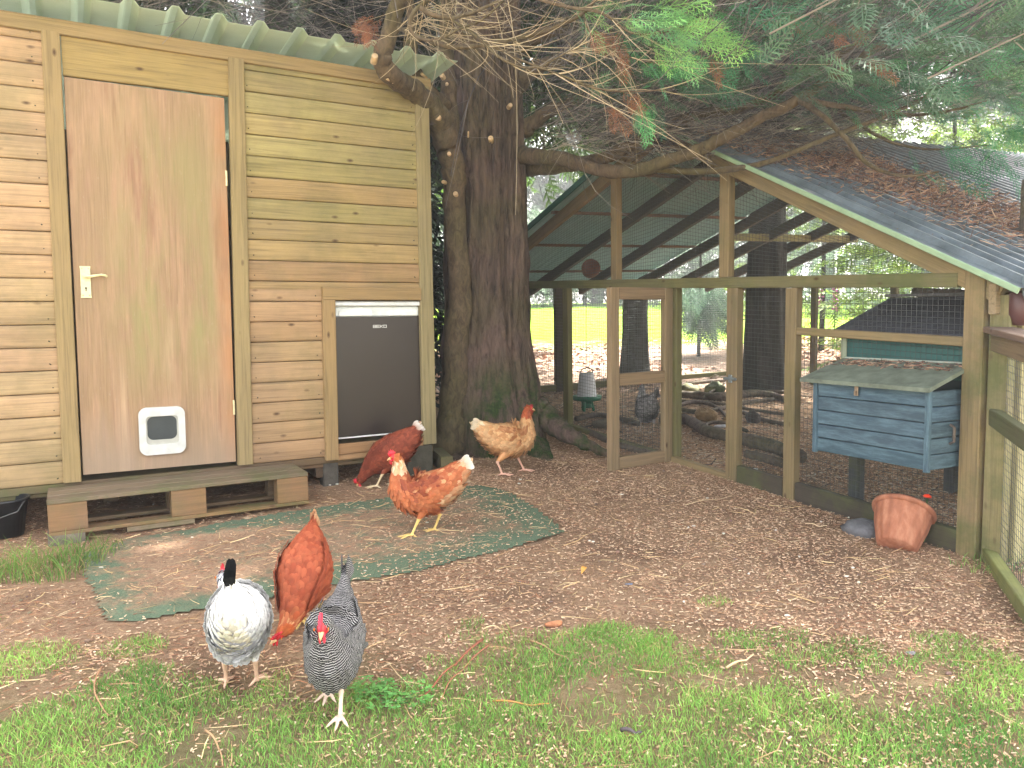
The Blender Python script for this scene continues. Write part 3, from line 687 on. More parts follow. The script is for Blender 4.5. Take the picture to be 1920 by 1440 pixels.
# front boards
def boards(mb, p0, p1, z0, z1, n, th, nrm, top_sl=0):
    p0 = np.array(p0, float); p1 = np.array(p1, float)
    for k in range(n):
        a = z0+(z1-z0)*k/n+.002; b_ = z0+(z1-z0)*(k+1)/n-.002
        q0 = np.r_[p0, (a+b_)/2]; q1 = np.r_[p1, (a+b_)/2]
        mb.beam(q0, q1, th, b_-a, (0, 0, 1), .003, jit(NB, .12))
PB = NT('blue_paint'); 
gc_ = PB.attr('gc').outputs['Vector']; pcA = PB.attr('pc').outputs['Color']
wr = PB.ramp(PB.noise(PB.mapn(gc_, (3, 22, 22)), 2.2, 6, .75), [(.42, 0.0), (.68, 1.0)])
PB.base(PB.mix(PB.math('MULTIPLY', wr, .5), pcA, s2l((120, 152, 168)))); PB.bump(PB.noise(PB.mapn(gc_, (3, 90, 90)), 1, 4), .0015); PB = PB.m
boards(nb, (x0+.012, y0+.01), (x1-.012, y0+.01), .345, .675, 5, .02, 0)
boards(nb, (x1-.01, y0+.0), (x1-.01, y1), .345, .675, 5, .02, 0)
boards(nb, (x0+.01, y0+.0), (x0+.01, y1), .345, .675, 5, .02, 0)
nb.box((.5*(x0+x1), .5*(y0+y1), .352), (x1-x0-.04, .17, .012), NB)
nb.box((x1-.005, y0, .51), (.022, .022, .34), NB); nb.box((x0+.005, y0, .51), (.022, .022, .34), NB)
nbo = nb.build('nest_box', PB, hut)
m = MB(); m.beam((x0-.04, y1+.01, .765-.012), (x1+.005, y1+.01, .765-.012), .02, .006, pc=NB)
LV = np.array([(x0-.055, y0-.045, .675), (x1+.03, y0-.045, .675), (x1+.03, y1+.025, .765), (x0-.03, y1+.025, .765)]); LV2 = LV+[0, 0, .018]
m.add(np.r_[LV, LV2], [np.array([[3, 2, 1, 0], [4, 5, 6, 7], [0, 1, 5, 4], [1, 2, 6, 5], [2, 3, 7, 6], [3, 0, 4, 7]])], None, s2l((112, 122, 110)))
LID = pc_mat('lid_felt', .8, var=.3, scale=18, bump=.002); m.build('lid', LID, nbo)
m = MB(); m.box((-.04, y0-.012, .655), (.018, .006, .05), s2l((190, 170, 150)), .001); m.tube([(-.04, y0-.02, .652), (-.04, y0-.02, .632)], .006, 8, pc=s2l((150, 130, 110))); m.build('latch', METAL, nbo)
m = MB(); m.tube([(x1+.002, y0+.13, .53), (x1+.02, y0+.13, .52), (x1+.02, y0+.13, .46), (x1+.002, y0+.13, .45)], .006, 8, pc=s2l((110, 100, 96))); m.build('side_catch', METAL, nbo)
# debris on lid
P0 = np.c_[rng.uniform(x0, x1, 500), rng.uniform(y1-.07, y1+.01, 500), np.zeros(500)]; P0[:, 2] = .675+(P0[:, 1]-(y0-.045))/(y1+.025-(y0-.045))*.09+.021
Pw = P0 @ np.array(Matrix.Rotation(RA, 3, 'Z')).T+np.array(hut.location)
m = MB(); tube_np(m, Pw, norm(rng.normal(size=(500, 3))*[1, 1, .1]), rng.uniform(.01, .04, 500), rng.uniform(.001, .003, 500), pal_[rng.integers(0, 5, 500)])
tag(m.build('fallen_needles', LITTER), 'dead needles lying along the hinge of the blue nest box lid', 'needles', kind='stuff')

# perch logs, hanging log in run
def logthing(name, label, cat, pts, rad, mat=LOGM, n=10, col=(1, 1, 1), group=None, nse=.18):
    pts = np.asarray(pts, float)
    t = np.linspace(0, len(pts)-1, (len(pts)-1)*6+1); P = catmull(pts, t); r = np.interp(t, range(len(pts)), np.broadcast_to(rad, (len(pts),)))
    r = r*np.array([1+nse*nz(i_*.7, pts[0][0]*9, pts[0][1]) for i_ in range(len(t))])
    o = MB().tube(P, r, n, pc=col).build(name, mat, None, True); return tag(o, label, cat, group)
def catmull(P, t):
    P = np.asarray(P, float); Q = np.vstack([2*P[0]-P[1], P, 2*P[-1]-P[-2]]); t = np.asarray(t, float)
    i_ = np.clip(t.astype(int), 0, len(P)-2); f = (t-i_)[:, None]
    a, b_, c_, d_ = Q[i_], Q[i_+1], Q[i_+2], Q[i_+3]
    return .5*((2*b_)+(-a+c_)*f+(2*a-5*b_+4*c_-d_)*f**2+(-a+3*b_-3*c_+d_)*f**3)
logthing('perch_log', 'upright peeled log standing above the coop roof inside the run', 'log', [rw(-.25, .75, .98), rw(-.25, .75, 1.3), rw(-.25, .75, 1.62)], [.035, .033, .033])
logthing('perch_log', 'horizontal bark log lying across the run above the coop', 'log', [rw(-1.1, 1.1, 1.08), rw(-.6, 1.05, 1.06), rw(-.02, 1.0, 1.03)], [.028, .03, .028])
logthing('perch_log', 'second, lower horizontal perch log behind the coop ridge', 'log', [rw(-1.2, 1.5, .99), rw(-.5, 1.45, .97), rw(-.02, 1.4, .95)], [.02, .022, .02])

# floor logs
def glog(name, label, pts, rad, lift=.5, group='fallen branches on the floor of the run'):
    Q = []
    for k, (px, py) in enumerate(pts):
        P = gnd(px, py); r_ = rad if np.isscalar(rad) else rad[k]; P[2] += r_*lift; Q.append(P)
    return logthing(name, label, 'branch', Q, rad, group=group)
glog('fallen_branch', 'thickest fallen branch lying behind the run doorway', [(1240, 796), (1262, 795), (1290, 797), (1325, 818), (1365, 828), (1405, 838), (1450, 850), (1500, 870)], [.05, .048, .044, .045, .042, .05, .05, .05], .9)
glog('fallen_branch', 'thin dark branch lying just behind the thickest one', [(1240, 792), (1290, 790), (1330, 802), (1380, 818)], .014)
glog('fallen_branch', 'long brown branch at the back of the doorway view', [(1240, 744), (1310, 748), (1350, 752), (1400, 745), (1440, 745), (1482, 758)], [.04, .04, .045, .04, .035, .03], .9)
glog('fallen_branch', 'slender pale branch crossing the middle of the run floor', [(1255, 752), (1330, 757), (1395, 768), (1475, 780)], .018)
glog('fallen_branch', 'short forked stick leaning up towards the door latch', [(1318, 752), (1340, 738), (1360, 724)], .013, 3)
glog('fallen_branch', 'crooked grey branch arching over the round stone', [(1255, 772), (1296, 760), (1340, 766), (1376, 800)], [.018, .02, .016, .012], 1.5)
glog('fallen_branch', 'mossy branch lying left of the open run door', [(1090, 806), (1140, 830), (1200, 850), (1260, 862)], .025)
glog('fallen_branch', 'dark branch behind the right hand doorpost', [(1390, 775), (1430, 790), (1475, 800)], .022)
glog('fallen_branch', 'thin bent twig under the hanging feeder', [(1085, 815), (1098, 802), (1130, 800), (1165, 812)], .010)
glog('fallen_branch', 'curved grey branch between the round stone and the doorpost', [(1300, 812), (1335, 796), (1372, 800), (1400, 812)], .014, 1.2)
glog('fallen_branch', 'long dark root running from the doorway towards the thick trunk', [(1262, 770), (1320, 776), (1390, 760), (1450, 752)], .022, .8)
glog('fallen_branch', 'thin forked twig lying on the litter just inside the threshold', [(1310, 872), (1332, 872), (1342, 862)], .005, 1)
glog('fallen_branch', 'dark branch end resting below the nest box, left of the post', [(1400, 858), (1440, 868), (1478, 880)], .03, .8)
glog('fallen_branch', 'slim branch crossing over the brown one at the back', [(1370, 720), (1420, 735), (1480, 740)], .014, 2)
glog('fallen_branch', 'knobbly root beside the feeder behind the left front post', [(1080, 790), (1120, 782), (1165, 790), (1200, 800)], .022, .9)
glog('fallen_branch', 'straight weathered pole lying at the foot of the back wall', [(1265, 726), (1330, 718), (1400, 716)], .02, .9)
def stone(label, px, py, r, col=(120, 110, 95), sq=.6, lift=.3):
    P = gnd(px, py); o = MB().ell((0, 0, 0), (r, r*.8, r*sq), 14, 9, s2l(col), .35).build('stone', STONE, None, True); o.location = (P[0], P[1], P[2]+r*sq*lift); o.rotation_euler = (0, 0, px); return tag(o, label, 'stone', 'stones in the run')
stone('round tan stone between the branches in the run', 1322, 788, .10, (140, 116, 84), .7, .5)
stone('mossy stone by the base rail at the back of the run', 1292, 738, .12, (100, 98, 70), .7)
stone('dark mossy stone behind the latch', 1340, 735, .12, (84, 92, 66), .7)
stone('flat grey stone left of the open run door', 1132, 800, .11, (112, 104, 88), .4, .5)
stone('grey slab stone leaning at the base of the run left of the flowerpot', 1618, 1000, .10, (110, 112, 118), .45, .4)
stone('pointed dark stone behind the run doorpost on the right', 1412, 792, .07, (66, 60, 58), .9, .6)
P = gnd(1410, 885); o = MB().ell((0, 0, 0), (.05, .035, .014), 12, 7, s2l((225, 225, 225)), .6).build('white_scrap', STONE, None, True); o.location = P+[0, 0, .008]; tag(o, 'small crumpled white scrap on the run floor beside the doorpost', 'litter')
P = gnd(1352, 806); o = MB().ell((0, 0, 0), (.05, .03, .012), 12, 7, s2l((205, 205, 210)), .6).build('white_scrap', STONE, None, True); o.location = P+[0, 0, .03]; tag(o, 'pale scrap lying on the branches behind the doorway', 'litter')

# feeder
P = at(1100, 700, 6.75); fz = 0
fd = thing('poultry_feeder', 'white hanging poultry feeder with green tray inside the run', 'feeder', P)
MB().lathe([(0, .005), (.06, .005), (.064, 0), (.068, -.02), (.085, -.17), (.088, -.2)], 28, pc=s2l((214, 216, 222))).build('hopper', PLASTIC, fd, True)
MB().lathe([(.088, -.2), (.128, -.195), (.13, -.215), (.12, -.235), (.05, -.245), (.045, -.27), (.05, -.30), (0, -.30)], 28, pc=s2l((30, 110, 80))).build('tray', PLASTIC, fd, True)
for a in (0, 2.1, 4.2):
    MB().tube([(.04*math.cos(a), .04*math.sin(a), -.24), (.06*math.cos(a), .06*math.sin(a), -.33)], .012, 8, pc=s2l((30, 110, 80))).build('foot', PLASTIC, fd)
MB().tube([(-.055, 0, .0), (-.045, 0, .035), (0, 0, .05), (.045, 0, .035), (.055, 0, .0)], .005, 8, pc=(.03, .03, .03)).build('handle', PLASTIC, fd)
MB().tube([(0, 0, .05), (0, 0, .8)], .0025, 5, pc=(.05, .05, .05)).build('cord', PLASTIC, fd)
P = at(1107, 505, 6.95); o = MB().lathe([(0, -.07), (.045, -.07), (.07, -.04), (.085, .02), (.08, .05), (.065, .05), (.05, -.03), (0, -.04)], 18, pc=s2l((122, 78, 56))).build('clay_pot', STONE, None, True); o.location = P; o.rotation_euler = (1.2, .3, 0)
tag(o, 'small brown clay pot resting on the beam under the left roof slope', 'pot')

# terracotta planter, tilted
P = gnd(1700, 1038)
pt = thing('plant_pot', 'ribbed terracotta plant pot tilted against the base of the run', 'plant pot', P+np.array([-.02, .05, .0]), .2); pt.scale = (.9, .9, .97)
Mt = Matrix.Translation((0, 0, .01)) @ Matrix.Rotation(R(34), 4, 'Y') @ Matrix.Rotation(R(-24), 4, 'X')
TER = NT('terracotta'); pz = TER.n('ShaderNodeNewGeometry').outputs['Position']
TER.base(TER.ramp(TER.noise(TER.mapn(pz, (14, 14, 5)), 1.5, 5, .6), [(.3, s2l((142, 90, 68))), (.5, s2l((168, 108, 82))), (.7, s2l((192, 136, 108)))])); TER = TER.m
MB().lathe([(0, 0), (.082, 0), (.09, .008), (.118, .11), (.128, .178)], 96, Mt, ribs=16, rib=.018).build('pot_wall', TER, pt, True)
MB().lathe([(.128, .176), (.142, .178), (.145, .188), (.142, .197), (.13, .195), (.118, .15), (.08, .10), (0, .10)], 64, Mt).build('rim', TER, pt, True)
P = at(1738, 932, 3.32); fl = thing('red_flower', 'bright orange-red flower head just behind the tilted plant pot', 'flower', P)
m = MB()
for k in range(26):
    a = k*2.4; e = R(10+70*((k*.618) % 1)); d = np.array([math.cos(a)*math.cos(e), math.sin(a)*math.cos(e), math.sin(e)]); m.ell(d*.008, (.012, .010, .006), 7, 5, s2l((255, 74, 40)), .2)
m.build('petals', PAINT, fl); MB().tube([(0, 0, -.0), (.005, 0, -.1), (0, .01, -.2)], .0025, 5, pc=s2l((80, 120, 60))).build('stem', LEAF, fl)

# ------------------------------------------------------------------ gate on the right
gd = norm(np.array([-.345, -.939, 0])); ga = math.atan2(gd[1], gd[0]); gh = np.array([1.962, 3.14, 0.])
gate = thing('mesh_gate', 'open timber and mesh gate with brown top rail at the right edge', 'gate', gh, ga)
def gl(s_, zr, o_=0): 
    P = gh+gd*s_; return np.array([s_, o_, zr+.045*P[1]-.06])
def gbeam(name, a, b_, w_, h_, col, up=(0, 0, 1), mat=WOODG): m = MB(); m.beam(gl(*a), gl(*b_), w_, h_, up, .004, col); return m.build(name, mat, gate)
GW = 1.0
gbeam('top_rail', (-.02, .905), (GW+.02, .905), .045, .075, s2l((138, 118, 92)), mat=WOOD)
m = MB(); m.beam(gl(-.03, .953), gl(GW+.03, .953), .10, .024, pc=s2l((136, 112, 100))); m.build('cap_rail', WOODC, gate)
gbeam('stile', (.02, .06), (.02, .866), .04, .045, s2l((172, 138, 104)), (0, 1, 0), WOOD)
gbeam('stile', (GW-.02, .06), (GW-.02, .866), .04, .045, s2l((150, 130, 90)), (0, 1, 0))
gbeam('mid_rail', (.042, .60), (GW-.042, .60), .04, .07, s2l((96, 98, 66)))
gbeam('bottom_rail', (0, .02), (GW, .02), .045, .075, s2l((138, 142, 84)))
m = MB(); panel(m, gl(.0, .05, .026), gl(GW, .05, .026), gl(.0, .87, .026), gl(GW, .87, .026), .025, .025); m.build('mesh', WIRE, gate)
for z0, z1 in ((.58, .82), (.0+.07, .27)):
    m = MB(); a = gl(-.022, z0, .03); b_ = gl(-.022, z1, .03); m.beam(a, b_, .03, .006, (0, 1, 0), .001, s2l((150, 168, 178))); m.build('strap_hinge', METAL, gate)
# pot hanging by the gutter
P = at(1916, 575, 3.05); o = MB().lathe([(0, -.075), (.035, -.07), (.05, -.03), (.05, .05), (.042, .06), (.04, -.02), (0, -.04)], 20, pc=s2l((84, 50, 50))).build('hanging_pot', PLASTIC, None, True); o.location = P
tag(o, 'dark maroon plastic pot hanging under the end of the gutter', 'pot')
exec_later = []

# ================================================================== THE BIG CONIFER
tree = thing('cypress_tree', 'big fluted brown-barked cypress with a mossy base between shed and run', 'tree', (-.15, 5.55, G(0, 5.55)))
TC = np.array([-.15, 5.55])
def grow_trunk(c, r0, r1, zb, ht, lobes, flare, nth=160, nzr=150, seed=0, ridge=.03, lean=(0, 0)):
    th = np.arange(nth)/nth*2*math.pi; zz = np.linspace(0, 1, nzr)**1.5*ht; V = []
    for z in zz:
        r = r0+(r1-r0)*z/ht + flare*math.exp(-z/.28)
        f = 1+.07*np.cos(lobes*th+.6*math.sin(z*.7)+seed)+.05*np.cos((lobes+3)*th-z*.3+seed*2)
        d = np.array([nz(math.cos(t)*3.2+seed, math.sin(t)*3.2, z*.55) for t in th])*.16
        d2 = np.array([1-2*abs(nz(math.cos(t)*9+seed, math.sin(t)*9, z*1.4)) for t in th])*ridge
        d3 = np.array([nz(math.cos(t)*22, math.sin(t)*22+seed, z*4.5) for t in th])*ridge*.35
        amp = 1+.9*math.exp(-z/.35)
        rr = r*f*(1+d*amp)+d2+d3
        V.append(np.c_[c[0]+rr*np.cos(th)+lean[0]*z, c[1]+rr*np.sin(th)+lean[1]*z, np.full(nth, zb+z)])
    a = np.arange(nth); b_ = (a+1) % nth
    return np.concatenate(V), np.concatenate([np.c_[a+i_*nth, b_+i_*nth, b_+(i_+1)*nth, a+(i_+1)*nth] for i_ in range(nzr-1)])
V, Fq = grow_trunk((0, 0), .275, .14, -.15, 7.5, 5, .085, seed=2, ridge=.034)
# mossy burl at the base, right of centre, facing the camera
ctr = np.array([.06, -.16, .20]); dd = np.linalg.norm((V-ctr)/[.34, .3, .46], axis=1); b_ = np.exp(-(dd**2)*1.2)[:, None]
V = V+norm(np.c_[V[:, :2], np.zeros(len(V))])*b_*.10
m = MB(); m.add(V, Fq); tr = m.build('trunk', BARK, tree, True)
def limb(name, pts, mat=BARK2, n=10, parent=tree, amp=.12, closed=True):
    """pts: (px,py,Y,r) world path"""
    Pp = np.array([at(a, b_, c) for a, b_, c, d in pts]); rr = np.array([p[3] for p in pts])
    t = np.linspace(0, len(pts)-1, (len(pts)-1)*7+1); P = catmull(Pp, t); r = np.interp(t, range(len(pts)), rr)
    r = r*np.array([1+amp*nz(i_*.35, Pp[0][0]*7, i_*.1) for i_ in range(len(t))])
    P = P+np.array([[nz(i_*.5, 1, Pp[0][0])*.3, nz(i_*.5, 5, 2)*.3, nz(i_*.5, 9, Pp[0][2])*.3] for i_ in range(len(t))])*r[:, None]
    if parent is tree: P = P-np.array(tree.location)
    MB_ = MB(); MB_.tube(P, r, n); o = MB_.build(name, mat, parent, True); return o, P+(np.array(tree.location) if parent is tree else 0), r
LIMBS = []
def L_(name, pts, **k): o, P, r = limb(name, pts, **k); LIMBS.append((P, r)); return o
L_('stem', [(842, 885, 5.30, .17), (850, 800, 5.28, .12), (856, 700, 5.26, .095), (860, 560, 5.22, .082), (853, 420, 5.2, .074), (850, 330, 5.15, .078), (838, 262, 5.05, .085), (812, 208, 4.9, .072), (772, 168, 4.7, .062), (735, 142, 4.5, .056), (716, 108, 4.4, .052), (732, 60, 4.35, .047), (742, 15, 4.3, .042), (772, -30, 4.2, .038), (850, -100, 4.0, .03), (980, -190, 3.8, .02)], n=14)
L_('branch', [(842, 290, 5.1, .05), (846, 230, 5.12, .055), (840, 150, 5.15, .055), (836, 60, 5.2, .05), (835, -60, 5.3, .04), (800, -260, 5.4, .02)])
L_('branch', [(835, 200, 5.1, .05), (800, 165, 5.0, .042), (776, 120, 4.95, .04), (772, 50, 4.9, .03), (760, -60, 4.8, .02)])
L_('branch', [(970, 292, 5.5, .07), (1010, 294, 5.25, .052), (1065, 300, 5.0, .044), (1120, 318, 4.8, .041), (1180, 322, 4.65, .040), (1240, 306, 4.5, .037), (1300, 285, 4.4, .036), (1350, 262, 4.3, .033), (1425, 222, 4.2, .030), (1500, 185, 4.1, .027), (1620, 105, 4.0, .022), (1760, 20, 4.3, .015), (1900, -60, 4.1, .01)])
L_('branch', [(985, 315, 5.6, .06), (1050, 312, 5.2, .045), (1120, 300, 5.0, .040), (1185, 274, 4.85, .038), (1250, 240, 4.7, .035), (1310, 216, 4.6, .031), (1400, 200, 4.5, .024), (1500, 150, 4.4, .018), (1640, 60, 4.3, .012)])
L_('branch', [(1225, 316, 4.54, .02), (1300, 322, 4.5, .019), (1380, 316, 4.3, .017), (1450, 300, 4.2, .015), (1560, 255, 4.2, .013), (1700, 200, 4.4, .01), (1850, 110, 4.2, .006)])
L_('branch', [(980, 245, 5.5, .06), (1020, 215, 5.45, .045), (1070, 190, 5.4, .04), (1130, 180, 5.3, .035), (1250, 150, 5.2, .03), (1400, 90, 5.0, .024), (1560, 10, 4.8, .014), (1700, -70, 4.6, .01)])
L_('branch', [(970, 160, 5.5, .06), (1020, 120, 5.3, .042), (1070, 112, 5.1, .035), (1098, 80, 5.0, .028), (1105, 20, 4.9, .02), (1110, -60, 4.8, .014)])
L_('branch', [(960, 90, 5.5, .07), (1030, 60, 5.2, .04), (1140, 20, 4.9, .035), (1300, -60, 4.5, .025), (1500, -150, 4.1, .015)])
L_('branch', [(1498, 186, 4.1, .018), (1545, 220, 3.95, .013), (1590, 265, 3.85, .012), (1628, 308, 3.8, .010), (1690, 330, 3.7, .008), (1760, 322, 3.65, .005)])
L_('branch', [(1500, 186, 4.1, .018), (1580, 200, 4.2, .014), (1680, 215, 4.5, .011), (1760, 212, 4.4, .008), (1850, 190, 4.3, .005)])
L_('branch', [(1555, 200, 4.6, .012), (1600, 225, 4.5, .011), (1660, 262, 4.45, .009), (1740, 280, 4.4, .006), (1860, 272, 4.3, .004)])
# light thin boughs in front of the trunk
NB0 = len(LIMBS)
L_('bough', [(852, -40, 3.5, .012), (795, 5, 3.6, .011), (775, 24, 3.6, .010), (768, 46, 3.6, .008), (777, 66, 3.6, .007), (798, 75, 3.55, .007), (826, 72, 3.5, .006), (862, 54, 3.5, .005), (905, 36, 3.45, .005), (945, 0, 3.4, .004)], n=7)
L_('bough', [(748, 52, 4.1, .014), (770, 62, 4.0, .013), (800, 75, 3.9, .013), (835, 86, 3.8, .012), (872, 89, 3.75, .011), (932, 80, 3.7, .011), (1000, 65, 3.6, .010), (1062, 42, 3.5, .009), (1100, 18, 3.4, .008), (1150, -40, 3.3, .006)], n=8)
L_('bough', [(788, 14, 3.5, .012), (812, 28, 3.5, .011), (848, 33, 3.5, .010), (885, 24, 3.45, .008), (950, -5, 3.4, .006), (1040, -50, 3.3, .005)], n=7)
L_('bough', [(836, 30, 3.5, .005), (880, 58, 3.5, .006), (905, 78, 3.45, .006), (940, 110, 3.4, .006), (978, 126, 3.4, .005), (1012, 127, 3.35, .005), (1062, 145, 3.3, .004), (1120, 165, 3.3, .003)], n=6)
L_('bough', [(868, 60, 3.6, .006), (920, 84, 3.5, .006), (962, 106, 3.5, .006), (1060, 145, 3.4, .005), (1110, 164, 3.3, .005), (1180, 172, 3.3, .004), (1250, 168, 3.2, .003)], n=6)
L_('bough', [(980, -10, 3.5, .008), (1060, 12, 3.4, .008), (1130, 25, 3.3, .007), (1180, 60, 3.3, .005), (1240, 62, 3.2, .004), (1310, 38, 3.2, .003)], n=6)
L_('bough', [(1010, 128, 3.35, .004), (1060, 100, 3.3, .004), (1074, 94, 3.3, .003)], n=5)
L_('bough', [(1095, 28, 3.5, .005), (1105, 60, 3.5, .004), (1150, 95, 3.4, .004), (1230, 118, 3.3, .003), (1330, 110, 3.2, .002)], n=5)
L_('root', [(1000, 760, 5.45, .10), (1030, 790, 5.4, .08), (1065, 815, 5.2, .06), (1110, 838, 5.1, .035), (1160, 858, 5.0, .015)], mat=BARK, n=14)
L_('root', [(880, 850, 5.4, .10), (850, 868, 5.15, .06), (820, 885, 5.0, .03)], mat=BARK, n=12)
L_('root', [(980, 830, 5.4, .12), (1015, 850, 5.2, .07), (1030, 872, 5.05, .03)], mat=BARK, n=12)
LIMBS = LIMBS[:-3]
for px, py, Y, r_ in ((703, 105, 4.33, .018), (791, 139, 4.93, .010), (828, 141, 5.08, .016), (838, 157, 5.08, .010), (820, 219, 4.86, .02), (842, 288, 5.0, .013), (846, 293, 5.03, .009), (831, 341, 5.07, .012), (854, 363, 5.10, .016), (920, 259, 5.27, .018), (957, 197, 5.27, .015), (726, 147, 4.44, .010), (878, 248, 5.1, .006)):
    P = at(px, py, Y)-np.array(tree.location); m = MB(); d = norm(np.array([rng.uniform(-.5, .5)-.1, -1, rng.uniform(-.1, .4)]))
    m.tube([P+d*-.05, P, P+d*.004], [r_*1.1, r_, r_*.9], 12, pc=s2l((214, 186, 150))); m.build('branch_stub', STONE, tree)

# ---- foliage building blocks
def frond(nside, L=1.0, sub=0, wmain=.018, wside=.016, droop=.15):
    """flat cypress spray in the local xy plane, pointing +x; returns verts, quads"""
    V = []; Q = []
    def quad(p, d, l, wd):
        n_ = np.array([-d[1], d[0], 0]); b_ = len(V)
        e = p+d*l; mid = p+d*l*.45
        V.extend([p-n_*wd*.25, p+n_*wd*.25, mid+n_*wd*.5, mid-n_*wd*.5, e+n_*wd*.12, e-n_*wd*.12])
        Q.extend([[b_, b_+1, b_+2, b_+3], [b_+3, b_+2, b_+4, b_+5]])
    quad(np.array([0, 0, 0.]), np.array([1, 0, 0.]), L, wmain)
    for k in range(nside):
        t = .06+.88*k/nside; sg = 1 if k % 2 else -1
        a = sg*R(48-14*t); l = L*.42*(math.sin(math.pi*min(1, t*.75+.2)))*random.uniform(.8, 1.1)
        p = np.array([t*L, 0, -.0]); d = np.array([math.cos(a), math.sin(a), 0]); quad(p, d, l, wside)
        for j in range(sub):
            tt = .2+.7*j/sub; s2 = 1 if j % 2 else -1; a2 = a+s2*R(42)
            quad(p+d*l*tt, np.array([math.cos(a2), math.sin(a2), 0]), l*.38*(1.1-tt), wside*.9)
    V = np.array(V); V[:, 2] -= droop*V[:, 0]**2+.12*np.abs(V[:, 1])**1.3
    V[:, 2] += .02*np.sin(V[:, 0]*9+V[:, 1]*14)
    return V, np.array(Q)
FR_HI = [frond(13, sub=6, wmain=.012, wside=.017) for _ in range(4)]
FR_MD = [frond(16, sub=3, wmain=.02, wside=.024) for _ in range(4)]
FR_LO = [frond(8, sub=0, wmain=.06, wside=.085) for _ in range(4)]
def place_fronds(mb, lib, P, D, S, pc, roll_=None):
    """P (N,3) positions, D (N,3) directions, S sizes"""
    N = len(P); D = norm(D); upv = np.tile([0, 0, 1.], (N, 1))+rng.normal(0, .45, (N, 3))
    Yv = norm(np.cross(upv, D)); Zv = np.cross(D, Yv); which = rng.integers(0, len(lib), N)
    for k, (V, Q) in enumerate(lib):
        ix = np.where(which == k)[0]
        if not len(ix): continue
        W_ = V[None, :, 0:1]*D[ix, None]+V[None, :, 1:2]*Yv[ix, None]+V[None, :, 2:3]*Zv[ix, None]
        W_ = P[ix, None]+W_*S[ix, None, None]
        b_ = np.arange(len(ix))[:, None, None]*len(V)
        tone = np.repeat(pc[ix], len(V), axis=0)
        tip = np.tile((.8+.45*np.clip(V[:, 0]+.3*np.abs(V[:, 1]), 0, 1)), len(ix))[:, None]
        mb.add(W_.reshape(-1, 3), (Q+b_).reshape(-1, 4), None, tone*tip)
def greens(n, c0, c1, sp=.15):
    t = rng.random((n, 1)); c = np.array(c0)*(1-t)+np.array(c1)*t
    return c*(1+rng.normal(0, sp, (n, 1)))
TL = np.array(tree.location)
def twigs(n, starts, dirs, Ls, wd, col, curl=.25, K=5):
    t = np.linspace(0, 1, K)[None, :, None]
    bend = rng.normal(0, curl, (n, 1, 3)); bend[..., 2] = np.abs(bend[..., 2])*rng.choice([-1, 1], (n, 1), p=[.45, .55])
    D = norm(dirs)[:, None, :]
    P = starts[:, None]+(D*t+bend*t**2)*Ls[:, None, None]
    W_ = wd[:, None]*np.linspace(1, .35, K)[None]
    return P, W_
# low canopy: dead inner twigs fanning away from the trunk
def canopy_points(n):
    th = rng.uniform(R(-75), R(75), n); r = .5+4.3*rng.random(n)**.7
    x = TC[0]+r*np.sin(th+R(90)); y = TC[1]+r*np.cos(th+R(90))*.9
    return x, y, r
n = 3900
x, y, r = canopy_points(n); ok = (y > 2.2); x, y, r = x[ok], y[ok], r[ok]
ok = (x > .1) ; x, y, r = x[ok], y[ok], r[ok]
z = 1.16+.225*np.maximum(y, 2.5)+np.abs(rng.normal(0, .8, len(x)))+rng.uniform(0, .25, len(x))
st = np.c_[x, y, z]; low = (x/y < .40) & (y < 4.5) & (z < 1.1+.26*y+.12) & (rng.random(len(x)) < .85); st, x, y, z = st[~low], x[~low], y[~low], z[~low]
out = norm(np.c_[x-TC[0], y-TC[1], np.zeros(len(x))])
dr = out+np.c_[rng.normal(0, .3, (len(x), 2)), rng.normal(.30, .18, len(x))]
Ls = rng.uniform(.35, 1.1, len(x)); wd = rng.uniform(.003, .008, len(x))
P, W_ = twigs(len(x), st, dr, Ls, wd, None)
# keep view of the run roof clear: clip by height above the sight line later (z already bounded)
n2_ = 800
s2_ = np.array([at(px, py, Y) for px, py, Y in zip(rng.uniform(1010, 1560, n2_), 290-250*rng.random(n2_)**1.5-25*rng.random(n2_), rng.uniform(4.45, 5.1, n2_))])
s2_ = s2_[s2_[:, 2] > 0]; d2_ = np.tile([.9, -.1, .12], (n2_, 1))+rng.normal(0, .28, (n2_, 3))
P_b, W_b = twigs(n2_, s2_, d2_, rng.uniform(.25, .7, n2_), rng.uniform(.003, .006, n2_), None)
P = np.concatenate([P, P_b]); W_ = np.concatenate([W_, W_b])
tc_ = np.array([s2l((126, 120, 120)), s2l((62, 60, 66)), s2l((152, 144, 136)), s2l((92, 88, 92))])  # twig greys lightened, flare over the canopy put into the colour
m = MB(); ribbons(m, P-TL, W_, tc_[rng.integers(0, 4, len(P))], cross=True)
# finer side twiglets along each
K = P.shape[1]; rep = 7
ii = np.repeat(np.arange(len(P)), rep); tt = rng.uniform(.1, 1, len(ii)); kk = np.minimum((tt*(K-1)).astype(int), K-2); ff = (tt*(K-1)-kk)[:, None]
S_ = P[ii, kk]*(1-ff)+P[ii, kk+1]*ff; Dd = norm(P[ii, kk+1]-P[ii, kk])+rng.normal(0, .38, (len(ii), 3))
P2, W2 = twigs(len(ii), S_, Dd, rng.uniform(.12, .45, len(ii)), rng.uniform(.0018, .004, len(ii)), None, .3, 4)
ribbons(m, P2-TL, W2, tc_[rng.integers(0, 4, len(P2))])
tw = m.build('twigs', LITTER, tree)
